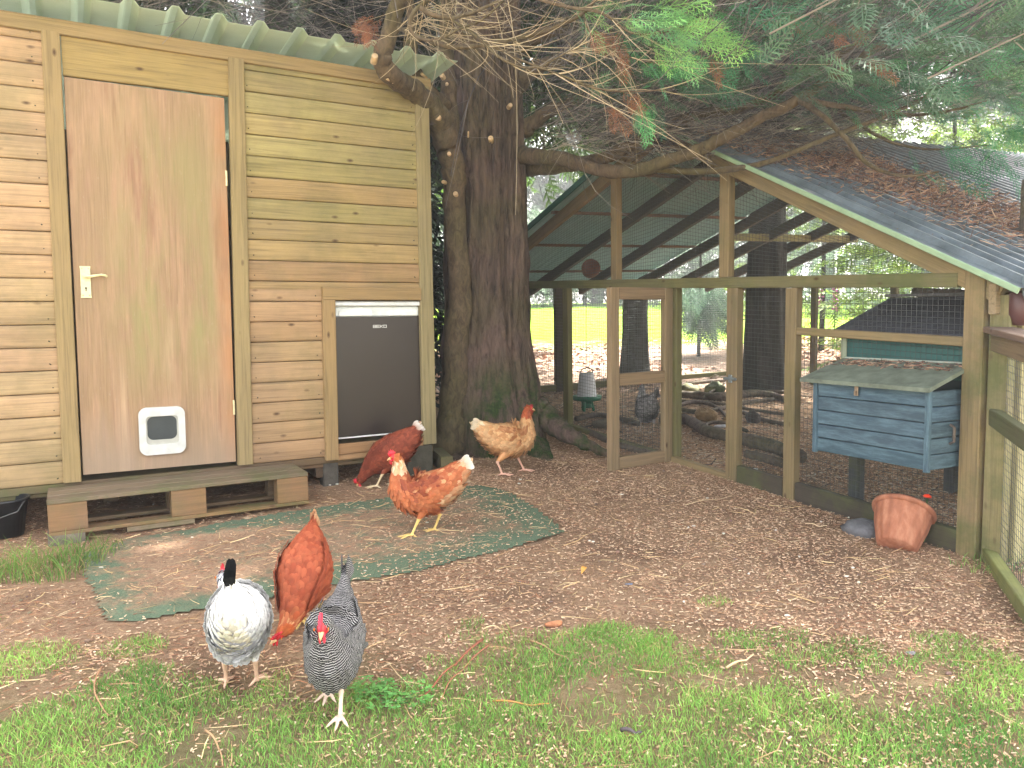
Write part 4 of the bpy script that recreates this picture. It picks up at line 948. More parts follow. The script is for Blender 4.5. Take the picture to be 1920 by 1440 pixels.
# twigs round the trunk and behind, higher up
n = 3600
th = rng.uniform(0, 2*math.pi, n); r = .3+3.6*rng.random(n)**.8
x = TC[0]+r*np.cos(th); y = TC[1]+r*np.sin(th); z = 2.75+.10*np.maximum(0, 5-y)+rng.random(n)*2.2
ok = ~((x < .3) & (y < 4.6) & (z < 2.9)) & ~((x < -.2) & (z < 2.75+.25*(5.5-np.minimum(y, 5.5)))); x, y, z = x[ok], y[ok], z[ok]
st = np.c_[x, y, z]; dr = norm(np.c_[x-TC[0], y-TC[1], 0*x])+rng.normal(0, .35, (len(x), 3))+[0, 0, .15]
P, W_ = twigs(len(x), st, dr, rng.uniform(.4, 1.1, len(x)), rng.uniform(.003, .009, len(x)), None)
m = MB(); ribbons(m, P-TL, W_, tc_[rng.integers(0, 4, len(P))], cross=True)
ii = np.repeat(np.arange(len(P)), 5); tt = rng.uniform(.1, 1, len(ii)); kk = np.minimum((tt*(K-1)).astype(int), K-2)
S_ = P[ii, kk]; Dd = norm(P[ii, kk+1]-P[ii, kk])+rng.normal(0, .4, (len(ii), 3))
P2, W2 = twigs(len(ii), S_, Dd, rng.uniform(.15, .5, len(ii)), rng.uniform(.002, .0045, len(ii)), None, .3, 4)
ribbons(m, P2-TL, W2, tc_[rng.integers(0, 4, len(P2))])
m.build('inner_twigs', LITTER, tree)
# pale fine twigs hanging from the front boughs
m = MB(); S_ = []; Dd = []
for (Pp, rr) in LIMBS[NB0:]:
    k = rng.integers(2, len(Pp)-1, 15); S_.append(Pp[k]); 
    Dd.append(norm(Pp[np.minimum(k+1, len(Pp)-1)]-Pp[k-1])*.7*rng.choice([1, 1, .6], (15, 1))+np.c_[rng.normal(.25, .35, 15), rng.normal(0, .5, 15), rng.normal(-.12, .3, 15)])
for px, py, n_ in ((775, 60, 16), (800, 30, 16), (850, 10, 12), (930, 0, 10)):
    S_.append(np.array([at(px+rng.uniform(-25, 25), py+rng.uniform(-25, 15), 3.8) for _ in range(n_)])); Dd.append(np.c_[rng.normal(.5, .45, n_), rng.normal(-.1, .5, n_), rng.normal(-.35, .35, n_)])
S_ = np.concatenate(S_); Dd = np.concatenate(Dd)
P, W_ = twigs(len(S_), S_, Dd, rng.uniform(.15, .55, len(S_)), rng.uniform(.002, .0045, len(S_)), None, .45, 8)
ribbons(m, P-TL, W_, np.tile(s2l((196, 180, 152)), (len(P), 1))*rng.uniform(.6, 1.1, (len(P), 1)), cross=True)
m.build('pale_twigs', LITTER, tree)
# green sprays: hero sprays near the camera
m = MB(); HS = []
def hero(px, py, Y, n_, spread, size, ddir, c0, c1, lib=FR_HI):
    P = np.array([at(px+rng.normal(0, spread), py+rng.normal(0, spread*.6), Y+rng.normal(0, .15)) for _ in range(n_)])
    D = np.array(ddir)+rng.normal(0, .35, (n_, 3)); place_fronds(m, lib, P-TL, D, size*rng.uniform(.7, 1.25, n_), greens(n_, c0, c1))
G1 = s2l((92, 160, 100)); G2 = s2l((160, 214, 124)); G3 = s2l((58, 116, 90)); G4 = s2l((88, 150, 114))
hero(1190, 40, 3.1, 16, 28, .20, (1, -.3, -.1), G4, G2); hero(1265, 55, 3.05, 14, 28, .20, (1, -.2, .15), G4, G2)
hero(1230, 95, 3.1, 8, 20, .16, (.8, 0, -.6), G4, G2); hero(1225, 150, 3.3, 14, 26, .17, (.9, 0, .3), G3, G1); hero(1200, 190, 3.3, 8, 20, .13, (.3, 0, -.9), G3, G1)
hero(1330, 30, 3.4, 14, 30, .20, (.9, 0, .1), G3, G1); hero(1390, 95, 3.6, 12, 30, .18, (.9, 0, -.3), G3, G4); hero(1420, 20, 3.4, 14, 35, .2, (.9, 0, 0), G3, G4)
hero(1700, 20, 3.4, 22, 50, .22, (.7, -.3, 0), G3, G4); hero(1720, 75, 3.6, 12, 30, .2, (.9, 0, .3), G3, G1); hero(1860, 125, 3.2, 18, 30, .2, (.6, 0, .2), G3, G1)
hero(1690, 150, 3.8, 14, 28, .2, (.9, 0, .25), G3, G1); hero(1790, 205, 3.7, 14, 40, .2, (.8, 0, .1), G3, G4); hero(1880, 245, 3.5, 16, 30, .2, (.8, 0, 0), G3, G1)
hero(1470, 60, 3.8, 12, 30, .2, (.9, 0, .1), G3, G4); hero(1560, 40, 3.8, 16, 40, .22, (.9, 0, .1), G3, G4); hero(1600, 180, 4.0, 10, 30, .18, (.9, 0, -.1), G3, G4)
hero(1820, 290, 3.9, 14, 35, .2, (.8, 0, -.2), G3, G4); hero(1750, 300, 4.1, 10, 30, .18, (.6, 0, -.3), G3, G4); hero(1900, 60, 3.2, 16, 30, .22, (.5, 0, .2), G3, G1)
hero(1300, 130, 4.0, 12, 30, .18, (.9, 0, .1), G3, G3); hero(1180, 80, 3.6, 10, 30, .16, (.8, 0, -.3), G3, G1); hero(1100, 20, 3.4, 8, 20, .14, (.8, 0, -.2), G4, G2)
hero(1290, 155, 3.8, 10, 30, .18, (.9, 0, .1), G3, G4); hero(1890, 175, 3.5, 12, 30, .2, (.7, 0, .1), G3, G1)
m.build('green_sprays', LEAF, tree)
m = MB()   # brown dead sprays
RB0 = s2l((138, 92, 70)); RB1 = s2l((168, 120, 94))
hero(700, 30, 3.9, 9, 6, .13, (-.6, 0, -.6), RB0, RB1); hero(690, 45, 3.9, 7, 5, .12, (-.3, 0, -1), RB0, RB1)
for px, py in ((1110, 60), (1150, 55), (1105, 85), (1170, 175), (1140, 205), (1550, 60), (1530, 30), (1630, 120), (1580, 35), (1165, 100), (1330, 100), (1480, 25)): hero(px, py, 3.5, 3, 9, .13, (.5, 0, -.7), RB0, RB1)
m.build('dead_sprays', LEAF, tree)
# general foliage: underside of canopy
n = 6800
x, y, r = canopy_points(n*2); z = 1.24+.232*np.maximum(y, 2.5)+np.abs(rng.normal(0, .9, len(x)))
dens = np.array([nz(a*1.1, b_*1.1, c*1.4) for a, b_, c in zip(x, y, z)]); ok = (y > 2.2) & (x > .3) & (dens+.12*(r-1.7) > -.02); x, y, z = x[ok][:n], y[ok][:n], z[ok][:n]
Pf = np.c_[x, y, z]; D = norm(np.c_[x-TC[0], y-TC[1], 0*x])+rng.normal(0, .4, (len(x), 3))+[0, 0, -.1]
m = MB(); place_fronds(m, FR_MD, Pf-TL, D, rng.uniform(.14, .23, len(x)), greens(len(x), (.045, .10, .065), (.12, .21, .12)))  # greens raised in the colour to stand in for flare over the canopy
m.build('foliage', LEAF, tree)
# crown above the frame (shades the yard)
n = 10000
th = rng.uniform(0, 2*math.pi, n); h_ = rng.random(n)**1.1; zc = 3.1+h_*8; rr = (4.6*(1-h_)**.7)*np.sqrt(rng.random(n))
x = TC[0]+rr*np.cos(th); y = TC[1]+rr*np.sin(th); ok = ~((zc < 2.0+.43*y)&(x<.3)) & (y > 2.5); x, y, zc = x[ok], y[ok], zc[ok]
D = norm(np.c_[x-TC[0], y-TC[1], 0*x])+rng.normal(0, .4, (len(x), 3))+[0, 0, -.15]
m = MB(); place_fronds(m, FR_LO, np.c_[x, y, zc]-TL, D, rng.uniform(.3, .5, len(x)), greens(len(x), (.02, .05, .02), (.045, .09, .03)))
m.build('crown', LEAF, tree)

# ================================================================== BACKGROUND TREES AND SHRUBS
def crown_mesh(name, H, Rr, n, c0, c1, lib=FR_LO, size=(.5, .9), base=.06, shape=.8, hang=-.5, seed=0):
    h_ = base+(1-base)*rng.random(n)**.9; rad = Rr*np.clip((1-h_)**shape+.06, 0, 1); rr = rad*np.sqrt(rng.uniform(.25, 1, n)); th = rng.uniform(0, 2*math.pi, n)
    lump = np.array([nz(math.cos(t)*1.7+seed, math.sin(t)*1.7, hh*5) for t, hh in zip(th, h_)]); keep = lump > -.22; rr = rr*(1+lump*.7)
    P = np.c_[rr*np.cos(th), rr*np.sin(th), h_*H][keep]; D = np.c_[np.cos(th), np.sin(th), np.full(n, hang)][keep]+rng.normal(0, .35, (keep.sum(), 3))
    cc = greens(len(P), c0, c1, .2)*(1+.5*lump[keep])[:, None]
    m = MB(); place_fronds(m, lib, P, D, rng.uniform(*size, len(P)), cc); return m
CR = {}
def bgtree(kind, label, x, y, H, Rr, c0, c1, n=900, size=(.5, .9), base=.06, shape=.8, rz=0, cat='tree', group=None, hang=-.5, trunk=.14, lib=FR_LO, name='conifer_tree'):
    t = thing(name, label, cat, (x, y, float(gz(x, y)) if y < 24 else 1.548+(y-24)*.02), rz, group)
    key = (kind,)
    if kind in CR:
        for nm, me, mt in CR[kind]: o = bpy.data.objects.new(nm, me); sc.collection.objects.link(o); o.parent = t
    else:
        c = crown_mesh(kind, H, Rr, n, c0, c1, lib, size, base, shape, hang, seed=len(CR)).build('crown', LEAF, t)
        k = MB().tube([(0, 0, -.2), (0.02, 0, H*.3), (0, .03, H*.92)], [trunk*1.2, trunk*.8, .02], 12).build('trunk', BARKD, t, True)
        CR[kind] = [('crown', c.data, None), ('trunk', k.data, None)]
    return t
DG0, DG1 = (.014, .035, .014), (.035, .075, .025)
YG0, YG1 = (.07, .13, .02), (.16, .24, .04)
GB = 'tall dark conifers behind the run'
spots = [(-9, 17), (-6.2, 19), (-3.2, 17.5), (-.4, 28), (3.2, 29), (6.8, 27.5), (10.4, 25.5), (14, 22), (19, 20), (-12.5, 15), (24, 16)]
names_ = ['far left', 'second from the left', 'third from the left, showing over the shed roof', 'just left of the cypress trunk', 'seen between trunk and open run door', 'seen over the open run door', 'seen through the right gable', 'right of the gable', 'near the right edge', 'outermost left', 'outermost right']
for k, (x_, y_) in enumerate(spots):
    t = bgtree('big'+str(k % 3), 'tall dark green conifer behind the yard, '+names_[k], x_, y_, 9, 2.6, DG0, DG1, n=2600, size=(.5, 1.0), rz=k*1.3, group=GB, trunk=.2)
shr = [(-3.2, 24.5), (.4, 23.8), (2.3, 24.3), (4.4, 23.6), (6.2, 21.5), (8.2, 19.5)]
for k, (x_, y_) in enumerate(shr):
    bgtree('shrub'+str(k % 2), 'feathery grey-green shrub at the far edge of the sunny lawn, number %s from the left' % ['one', 'two', 'three', 'four', 'five', 'six'][k], x_, y_, 3.0, 1.5, (.05, .10, .06), (.12, .2, .10), n=900, size=(.3, .5), shape=.45, rz=k*2.1, cat='shrub', group='shrubs along the lawn', trunk=.05, name='evergreen_shrub', base=.02)
# sunlit yellow-green shrubs on the right beyond the roof
for k, (x_, y_, H_) in enumerate([(5.2, 9.2, 3.4), (6.6, 8.6, 3.2), (8.0, 9.5, 3.6), (4.6, 11.5, 3.0), (7.2, 12.5, 4.0)]):
    bgtree('sunny'+str(k % 2), 'sunlit yellow-green bush beyond the run roof, ' + ['nearest the ridge', 'above the second roof', 'at the right edge', 'low one behind the back mesh', 'tall one furthest back'][k], x_, y_, 3.4, 1.3, YG0, YG1, n=1300, size=(.18, .34), shape=.4, rz=k*1.9, cat='bush', group='sunlit bushes on the right', trunk=.04, hang=0, lib=FR_LO, name='bush', base=.02)
# trees whose branches hang behind the trunk: left gap
bgtree('mid', 'conifer with drooping sunlit tips seen in the gap right of the cypress trunk', .1, 12.0, 8.5, 2.0, (.03, .06, .02), (.09, .15, .035), n=2600, size=(.35, .6), base=.30, rz=.4, group=None, trunk=.16)
bgtree('behindshed', 'dark conifer rising behind the shed roof', -2.6, 9.0, 9.5, 2.4, DG0, DG1, n=3000, size=(.35, .7), base=.22, rz=.4, trunk=.2)
bgtree('behindshed', 'dark conifer rising behind the left end of the shed roof', -5.4, 9.6, 9.5, 2.4, DG0, DG1, n=3000, rz=2.4)
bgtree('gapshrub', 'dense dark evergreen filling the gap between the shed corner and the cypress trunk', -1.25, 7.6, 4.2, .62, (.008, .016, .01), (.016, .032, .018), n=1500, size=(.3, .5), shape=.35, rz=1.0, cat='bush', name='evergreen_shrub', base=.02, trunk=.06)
def dark_trunk(label, px, Y, r_, H=8):
    d = ray(px, 600); P = CAM+d*(Y/d[1]); t = thing('tree_trunk', label, 'tree', (P[0], P[1], G(P[0], P[1])))
    V, Fq = grow_trunk((0, 0), r_, r_*.6, -.15, H, 4, r_*.5, nth=48, nzr=50, seed=px, ridge=.01)
    m = MB(); m.add(V, Fq); m.build('trunk', BARKD, t, True); return t
t = dark_trunk('slim dark tree trunk seen through the upper panel of the open run door', 1192, 9.3, .135)
c = crown_mesh('x', 8, 2.4, 1500, DG0, DG1, size=(.4, .8), base=.42); c.build('crown', LEAF, t)
t = dark_trunk('thick dark tree trunk growing up through the run behind the doorposts', 1437, 8.2, .2)
c = crown_mesh('x', 9, 2.6, 2600, DG0, DG1, size=(.4, .8), base=.40); c.build('crown', LEAF, t)
# drooping fronds behind the doorway
m = MB(); n_ = 130
P = np.array([at(rng.uniform(1270, 1350), rng.uniform(525, 600), rng.uniform(10.5, 11.5)) for _ in range(n_)]); place_fronds(m, FR_MD, P, np.c_[rng.normal(.3, .4, n_), rng.normal(0, .4, n_), rng.normal(-.9, .3, n_)], rng.uniform(.3, .5, n_), greens(n_, (.07, .13, .10), (.13, .22, .14)))
o = thing('conifer_sapling', 'pale green drooping conifer sapling seen above the threshold through the doorway', 'tree', (0, 0, 0))
fo = m.build('foliage', LEAF, o); a = at(1310, 560, 11); g_ = G(a[0], 11)
MB().tube([(a[0], 11, g_-.1), (a[0]+.03, 11, g_+1.2), (a[0], 11, g_+2.2)], [.03, .02, .008], 8).build('stem', BARKD, o)
# foxgloves
for k, (px, py) in enumerate(((1540, 560), (1566, 562))):
    P = at(px, py, 11.5); t = thing('foxglove', 'purple foxglove spike behind the run, the %s one' % ('left', 'right')[k], 'flower', (P[0], P[1], P[2]-.3), 0, 'foxgloves behind the run')
    m = MB(); [m.ell((.03*math.cos(q*2.4), .03*math.sin(q*2.4), .15+q*.018), (.026, .026, .02), 6, 4, s2l((190, 90, 170))) for q in range(22)]; m.build('bells', PAINT, t); MB().tube([(0, 0, -.4), (0, 0, .5)], .008, 5, pc=(.06, .13, .03)).build('stem', LEAF, t)
# second low roof / fruit cage beyond the run at right
cage = thing('fruit_cage', 'low cage with green netting roof and pale battens beyond the run', 'cage', RO+ru*.2+rv*4.4, RA)
m = MB(); m.add(np.array([(-1.2, 0, 1.95), (1.4, 0, 1.35), (1.4, 3.2, 1.42), (-1.2, 3.2, 2.05)]), np.array([[0, 1, 2, 3]]), None, s2l((104, 140, 134))); o = m.build('net_roof', pc_mat('netting', .9, var=.35, scale=9), cage); o.modifiers.new('t', 'SOLIDIFY').thickness = .01
m = MB()
for q in np.linspace(0, 3.2, 6): m.beam((-1.2, q, 1.97), (1.4, q, 1.38), .04, .03, pc=s2l((206, 196, 160)))
m.build('batten', WOODC, cage)
m = MB(); m.beam((-1.25, 3.25, 2.13), (1.45, 3.25, 1.5), .05, .13, pc=s2l((176, 176, 172))); m.build('ridge_board', WOODC, cage)
for u_ in (-1.1, 1.35):
    for v_ in (.0, 3.2): m = MB(); m.beam((u_, v_, .2), (u_, v_, 1.95-(u_+1.2)*.231), .06, .06, pc=s2l((150, 130, 96))); m.build('post', WOOD, cage)
m = MB(); panel(m, (-1.1, 0, .4), (1.35, 0, .35), (-1.1, 0, 1.9), (1.35, 0, 1.35), .05, .05, pc=(.1, .14, .12)); m.build('side_net', WIRE, cage)
# board fence right of the run
fe = thing('board_fence', 'pale vertical board fence in sunlight behind the mesh gate', 'fence', (2.55, 3.75, G(2.5, 3.75)), R(25))
m = MB()
for k in range(14): m.beam((k*.115, 0, -.05), (k*.115, 0, 1.05), .10, .018, (0, 1, 0), pc=jit(s2l((196, 178, 140)), .1))
m.build('boards', WOODC, fe)
for q in (.25, .85): m = MB(); m.beam((-.05, .03, q), (1.6, .03, q), .035, .07, pc=s2l((170, 150, 116))); m.build('rail', WOODC, fe)

# ================================================================== GROUND COVER
def edge_y(x):        # lawn edge (world Y) as a function of X
    return 2.36+.10*np.sin(x*2.3+1)+.06*np.sin(x*6.1)-.10*np.exp(-((x+.62)/.28)**2)*2.2+.16*np.clip(-x-1.0, 0, 1)
def grass(name, n, x0, x1, y0, y1, hmin, hmax, label, dens=None, c0=s2l((82, 142, 64)), c1=s2l((164, 206, 106)), wdt=(.0014, .0028), lean=.55):
    x = rng.uniform(x0, x1, n); y = rng.uniform(y0, y1, n)
    if dens is not None: ok = rng.random(n) < dens(x, y); x, y = x[ok], y[ok]
    n = len(x); h_ = rng.uniform(hmin, hmax, n)*(.65+.7*np.array([nz(a*5, b_*5, 3) for a, b_ in zip(x, y)]).clip(-.4, .6)+.3)
    a = rng.uniform(0, 2*math.pi, n); ln = rng.uniform(.1, lean, n)*1.4
    d = np.c_[np.cos(a)*ln, np.sin(a)*ln, np.ones(n)]
    base = np.c_[x, y, gz(x, y)-.002]; t = np.array([0, .35, .7, 1.0])
    P = base[:, None]+np.stack([d*np.array([q**1.7, q**1.7, q*(1-.22*q)])*h_[:, None] for q in t], 1)
    W_ = rng.uniform(*wdt, n)[:, None]*np.array([1, .95, .65, .1])[None]
    cl = np.array([nz(q*2.2, w_*2.2, 7) for q, w_ in zip(x, y)])[:, None]
    tt = np.clip(rng.random((n, 1))*.7+.3+cl*.8, 0, 1); c = np.array(c0)*(1-tt)+np.array(c1)*tt
    dead = rng.random(n) < .12; c[dead] = np.array(s2l((196, 174, 124)))*rng.uniform(.7, 1.1, (dead.sum(), 1))
    c = c*rng.uniform(.75, 1.2, (n, 1))
    m = MB(); ribbons(m, P, W_, c); return tag(m.build(name, GRASSM), label, 'grass', kind='stuff')
def lawn_d(x, y):
    e = edge_y(x); q = np.array([nz(a*3.1, b_*3.1, 0)+.5*nz(a*9, b_*9, 2) for a, b_ in zip(x, y)])
    f = (e-y)/.22+q*1.8
    bare = np.clip(1-1.1*np.clip(-q-.12, 0, 1)*(x > .1)*4, .25, 1)
    return np.clip(f, 0, 1)*bare
grass('lawn_grass', 230000, -2.2, 2.6, .9, 2.95, .016, .038, 'short patchy green grass across the foreground', lawn_d)
def patch(cx, cy, r_): return lambda x, y: np.clip(1.5*(1-((x-cx)**2+((y-cy)*1.3)**2)/r_**2), 0, 1)
c = gnd(60, 1010); grass('tall_grass', 5200, -3.2, -1.75, 3.0, 3.62, .05, .13, 'longer green grass by the left end of the pallet and shed', lambda x, y: np.clip((y-3.02-.57*(x+2.35))*-5+.9, 0, 1)*(x < -1.65)*np.clip(1+(-1.95-x)*3, .15, 1), c0=s2l((70, 110, 52)), c1=s2l((132, 164, 84)), wdt=(.002, .0045))
c = gnd(1850, 1075); grass('tall_grass', 900, c[0]-.15, c[0]+.4, c[1]-.2, c[1]+.25, .03, .08, 'green grass tuft at the foot of the gate post', patch(c[0]+.05, c[1]+.05, .16))
grass('side_grass', 26000, 2.15, 5.0, 2.0, 5.4, .02, .06, 'bright grass beyond the mesh gate', lambda x, y: ((x-1.904)*ru[1]*-1+(y-3.192)*ru[0] > -9)*((x-2.15)*.9+(3.1-y)*.0 > 0)*1.0*(((x-1.904)*ru[0]+(y-3.192)*ru[1]) > .3), wdt=(.002, .004))
for cx, cy, r_, n_ in ((1150, 1190, .12, 2500), (1210, 1215, .10, 1500), (1400, 1200, .12, 1200), (1340, 1130, .07, 250), (1480, 1190, .08, 500), (1600, 1215, .12, 900), (40, 1240, .2, 3000), (250, 1215, .12, 1400)):
    c = gnd(cx, cy); grass('grass_tuft', n_, c[0]-r_, c[0]+r_, c[1]-r_, c[1]+r_, .014, .03, 'scattered tufts of grass on the bare earth in front of the lawn edge', patch(c[0], c[1], r_))
# clover-like weed
for k, (px, py, s_) in enumerate(((745, 1318, 1), (700, 1305, .7))):
    c = gnd(px, py); t = thing('weed_plant', ('leafy green weed right of the barred hen', 'smaller leafy weed close beside the barred hen')[k], 'plant', c)
    m = MB()
    for q in range(int(60*s_)):
        a = rng.uniform(0, 6.28); r_ = .085*s_*math.sqrt(rng.random()); z_ = rng.uniform(.012, .04); cc = np.array([r_*math.cos(a)*1.3, r_*math.sin(a), z_])
        l = rng.uniform(.007, .014); b1 = rng.uniform(0, 6.28)
        for j in range(3):
            e = b1+j*2.1; u_ = np.array([math.cos(e), math.sin(e), rng.uniform(-.2, .3)]); v_ = np.array([-u_[1], u_[0], 0]); o_ = cc
            m.add([o_, o_+u_*l*.6+v_*l*.5, o_+u_*l*1.2, o_+u_*l*.6-v_*l*.5], np.array([[0, 1, 2, 3]]), None, jit(s2l((120, 178, 98)), .2))
    m.build('leaves', LEAF, t)
    m = MB(); S_ = np.zeros((20, 3)); a = rng.uniform(0, 6.28, 20); E_ = np.c_[.06*s_*np.cos(a), .05*s_*np.sin(a), np.full(20, .02)]; wires(m, S_, E_, .001, s2l((90, 140, 80))); m.build('stems', LEAF, t)

# green ground mat
ol = [(150, 1040), (250, 1010), (430, 978), (600, 952), (760, 930), (900, 910), (955, 922), (1010, 955), (1068, 1000), (1000, 1022), (880, 1050), (770, 1078), (640, 1098), (500, 1128), (360, 1150), (245, 1172), (190, 1168), (170, 1120), (150, 1080)]
OLW = np.array([gnd(*q)[:2] for q in ol])
def inside(x, y, poly):
    c = np.zeros(len(x), bool); j = len(poly)-1
    for i_ in range(len(poly)):
        xi, yi = poly[i_]; xj, yj = poly[j]
        c ^= ((yi > y) != (yj > y)) & (x < (xj-xi)*(y-yi)/(yj-yi+1e-12)+xi); j = i_
    return c
def edist(x, y, poly):
    d = np.full(len(x), 9.)
    for i_ in range(len(poly)):
        a = poly[i_]; b_ = poly[(i_+1) % len(poly)]; ab = b_-a; t = np.clip(((x-a[0])*ab[0]+(y-a[1])*ab[1])/(ab@ab), 0, 1)
        d = np.minimum(d, np.hypot(x-a[0]-t*ab[0], y-a[1]-t*ab[1]))
    return d
stp = .022; gx = np.arange(OLW[:, 0].min(), OLW[:, 0].max(), stp); gy = np.arange(OLW[:, 1].min(), OLW[:, 1].max(), stp)
GX, GY = np.meshgrid(gx, gy); fx, fy = GX.ravel(), GY.ravel()
jx = fx+np.array([nz(a*6, b_*6, 1) for a, b_ in zip(fx, fy)])*.006; ins = inside(jx, fy, OLW); ed = edist(fx, fy, OLW)
zz = gz(fx, fy)+.007+.006*np.array([nz(a*5, b_*5, 4) for a, b_ in zip(fx, fy)])+.012*np.clip(np.array([nz(a*2.2+b_*3, b_*7, 9) for a, b_ in zip(fx, fy)])-.25, 0, 1)
nxg = len(gx); ci = (np.arange(len(gy)-1)[:, None]*nxg+np.arange(nxg-1)).ravel(); q = np.c_[ci, ci+1, ci+nxg+1, ci+nxg]; q = q[ins[q].all(1)]
used = np.unique(q); mp = -np.ones(len(fx), int); mp[used] = np.arange(len(used))
MM = NT('mat_turf'); pos = MM.n('ShaderNodeNewGeometry').outputs['Position']; pcc = MM.attr('pc').outputs['Color']
cov = MM.sep(pcc)[0]; nn_ = MM.noise(pos, 13, 6, .7)
gcol = MM.ramp(MM.noise(pos, 180, 4, .7), [(.3, s2l((74, 94, 76))), (.55, s2l((102, 122, 98))), (.75, s2l((142, 150, 124)))])
dcol = MM.ramp(MM.noise(pos, 90, 6, .7), [(.3, s2l((126, 98, 80))), (.5, s2l((164, 130, 106))), (.7, s2l((194, 158, 130)))])
MM.base(MM.mix(MM.ramp(MM.math('ADD', nn_, cov), [(.66, 0.0), (.92, .85)]), gcol, dcol)); MM.b.inputs['Roughness'].default_value = 1; MM.bump(MM.noise(pos, 200, 3), .004)
cover = np.clip((ed-.08)/.2, 0, 1)*.36+.22*np.clip((-1.0-fx)/.5, 0, 1)+.12*np.array([nz(a*3, b_*3, 14) for a, b_ in zip(fx, fy)])
m = MB(); m.add(np.c_[fx, fy, zz][used], mp[q], None, np.c_[cover, cover, cover][used])
tag(m.build('ground_mat', MM.m, None, True), 'worn green turf mat half buried in litter in front of the pallet', 'mat')
# litter (stuff): wood chips, needles
def litter(name, label, n, xr, yr, lr, wr_, cols, dens=None, zoff=.002, flat=.12, chip=False):
    x = rng.uniform(*xr, n); u_ = rng.random(n); y = yr[0]+(yr[1]-yr[0])*u_**1.4
    if dens is not None: ok = rng.random(n) < dens(x, y); x, y = x[ok], y[ok]
    n = len(x); a = rng.uniform(0, 6.283, n); L = rng.uniform(*lr, n); d = np.c_[np.cos(a), np.sin(a), rng.normal(0, flat, n)]
    z_ = gz(x, y)+zoff+rng.uniform(0, .004, n); im = inside(x, y, OLW); z_[im] += .011
    P0 = np.c_[x, y, z_]; m = MB(); cols = np.array(cols); c = cols[rng.integers(0, len(cols), n)]*rng.uniform(.75, 1.2, (n, 1))
    if chip:
        d = norm(d); s_ = norm(np.cross(d, [0, 0, 1]))+rng.normal(0, flat, (n, 3)); W_ = rng.uniform(*wr_, n)[:, None]
        V = np.stack([P0-s_*W_, P0+s_*W_*.8, P0+d*L[:, None]+s_*W_*.6, P0+d*L[:, None]*.9-s_*W_], 1)
        V = np.concatenate([V, V+[0, 0, .0022]], 1).reshape(-1, 3)
        b_ = np.arange(n)[:, None, None]*8; q = np.array([[4, 5, 6, 7], [0, 1, 5, 4], [1, 2, 6, 5], [2, 3, 7, 6], [3, 0, 4, 7]])
        m.add(V, (b_+q).reshape(-1, 4), None, np.repeat(c, 8, axis=0))
    else:
        Pn = np.stack([P0, P0+d*L[:, None]*.5+rng.normal(0, .12, (n, 3))*L[:, None]*[1, 1, .2], P0+d*L[:, None]], 1)
        ribbons(m, Pn, np.tile([.8, 1, .3], (n, 1))*rng.uniform(*wr_, n)[:, None], c)
    return tag(m.build(name, LITTER), label, 'litter', kind='stuff')
ch = [s2l((214, 182, 152)), s2l((192, 156, 128)), s2l((174, 138, 112)), s2l((232, 206, 176)), s2l((140, 108, 88)), s2l((202, 168, 138))]
def dch(x, y):
    q = np.array([nz(a*1.5, b_*1.5, 11) for a, b_ in zip(x, y)]); d = np.clip(.65+(x-.2)*.35+q*.8, .12, 1)
    d *= np.clip((y-edge_y(x)+.3)/.35, .35, 1); d[inside(x, y, OLW)] *= .35
    return d
litter('wood_chips', 'pinkish brown bark and wood chips over the bare yard', 130000, (-2.9, 2.6), (1.7, 6.2), (.004, .016), (.0010, .0028), ch, dch, chip=True)
nd = [s2l((190, 134, 100)), s2l((170, 116, 88)), s2l((216, 178, 138)), s2l((148, 104, 82)), s2l((230, 202, 166)), s2l((130, 96, 78))]
def dnd(x, y):
    q = np.array([nz(a*1.9, b_*1.9, 21) for a, b_ in zip(x, y)]); d = np.clip(.5-(x)*.16+q*.9, .1, 1)*np.clip((y-edge_y(x)+.45)/.45, .4, 1)
    im = inside(x, y, OLW); e = edist(x, y, OLW); d[im] *= np.clip((e[im]-.05)/.25, .2, .7); return d
litter('pine_needles', 'fallen brown conifer needles and fine twigs over the bare yard', 80000, (-3.1, 2.4), (1.6, 6.0), (.012, .05), (.0010, .0022), nd, dnd)
litter('straw_stalks', 'scattered pale straw stalks across the yard', 2200, (-2.4, 2.4), (1.6, 5.6), (.05, .14), (.0022, .0036), [s2l((222, 196, 150)), s2l((204, 172, 128)), s2l((186, 150, 112))], lambda x, y: np.clip((y-edge_y(x)+.6)/.5, .15, 1), zoff=.005)
def drun(x, y): return (((x-1.904)*rv[0]+(y-3.192)*rv[1]) > .02)*1.0
litter('run_litter', 'trodden wood chips and straw on the floor of the run', 42000, (-.5, 5.0), (3.0, 9.6), (.012, .04), (.002, .005), [s2l((170, 156, 134)), s2l((120, 104, 90)), s2l((88, 74, 66)), s2l((204, 192, 170)), s2l((140, 122, 104))], drun, chip=True)
def dfar(x, y): return np.clip(.4+np.array([nz(a*.5, b_*.5, 5) for a, b_ in zip(x, y)])*1.5, 0, 1)
litter('leaf_litter', 'dry leaf litter at the edge of the sunny lawn behind the run', 16000, (-3, 6), (9.3, 13.5), (.03, .07), (.012, .025), [s2l((190, 150, 124)), s2l((214, 180, 156)), s2l((150, 112, 90))], dfar, chip=True, flat=.3)
m = MB()
for k in range(46):
    q = (rng.uniform(-2.0, 2.2), rng.uniform(2.5, 4.6)); m.ell((q[0], q[1], G(*q)+.008), (rng.uniform(.004, .011), rng.uniform(.003, .007), .004), 8, 6, jit(s2l((214, 208, 196)), .1), .5)
tag(m.build('droppings', LITTER), 'small pale droppings and chips scattered on the yard', 'droppings', kind='stuff')
m = MB()
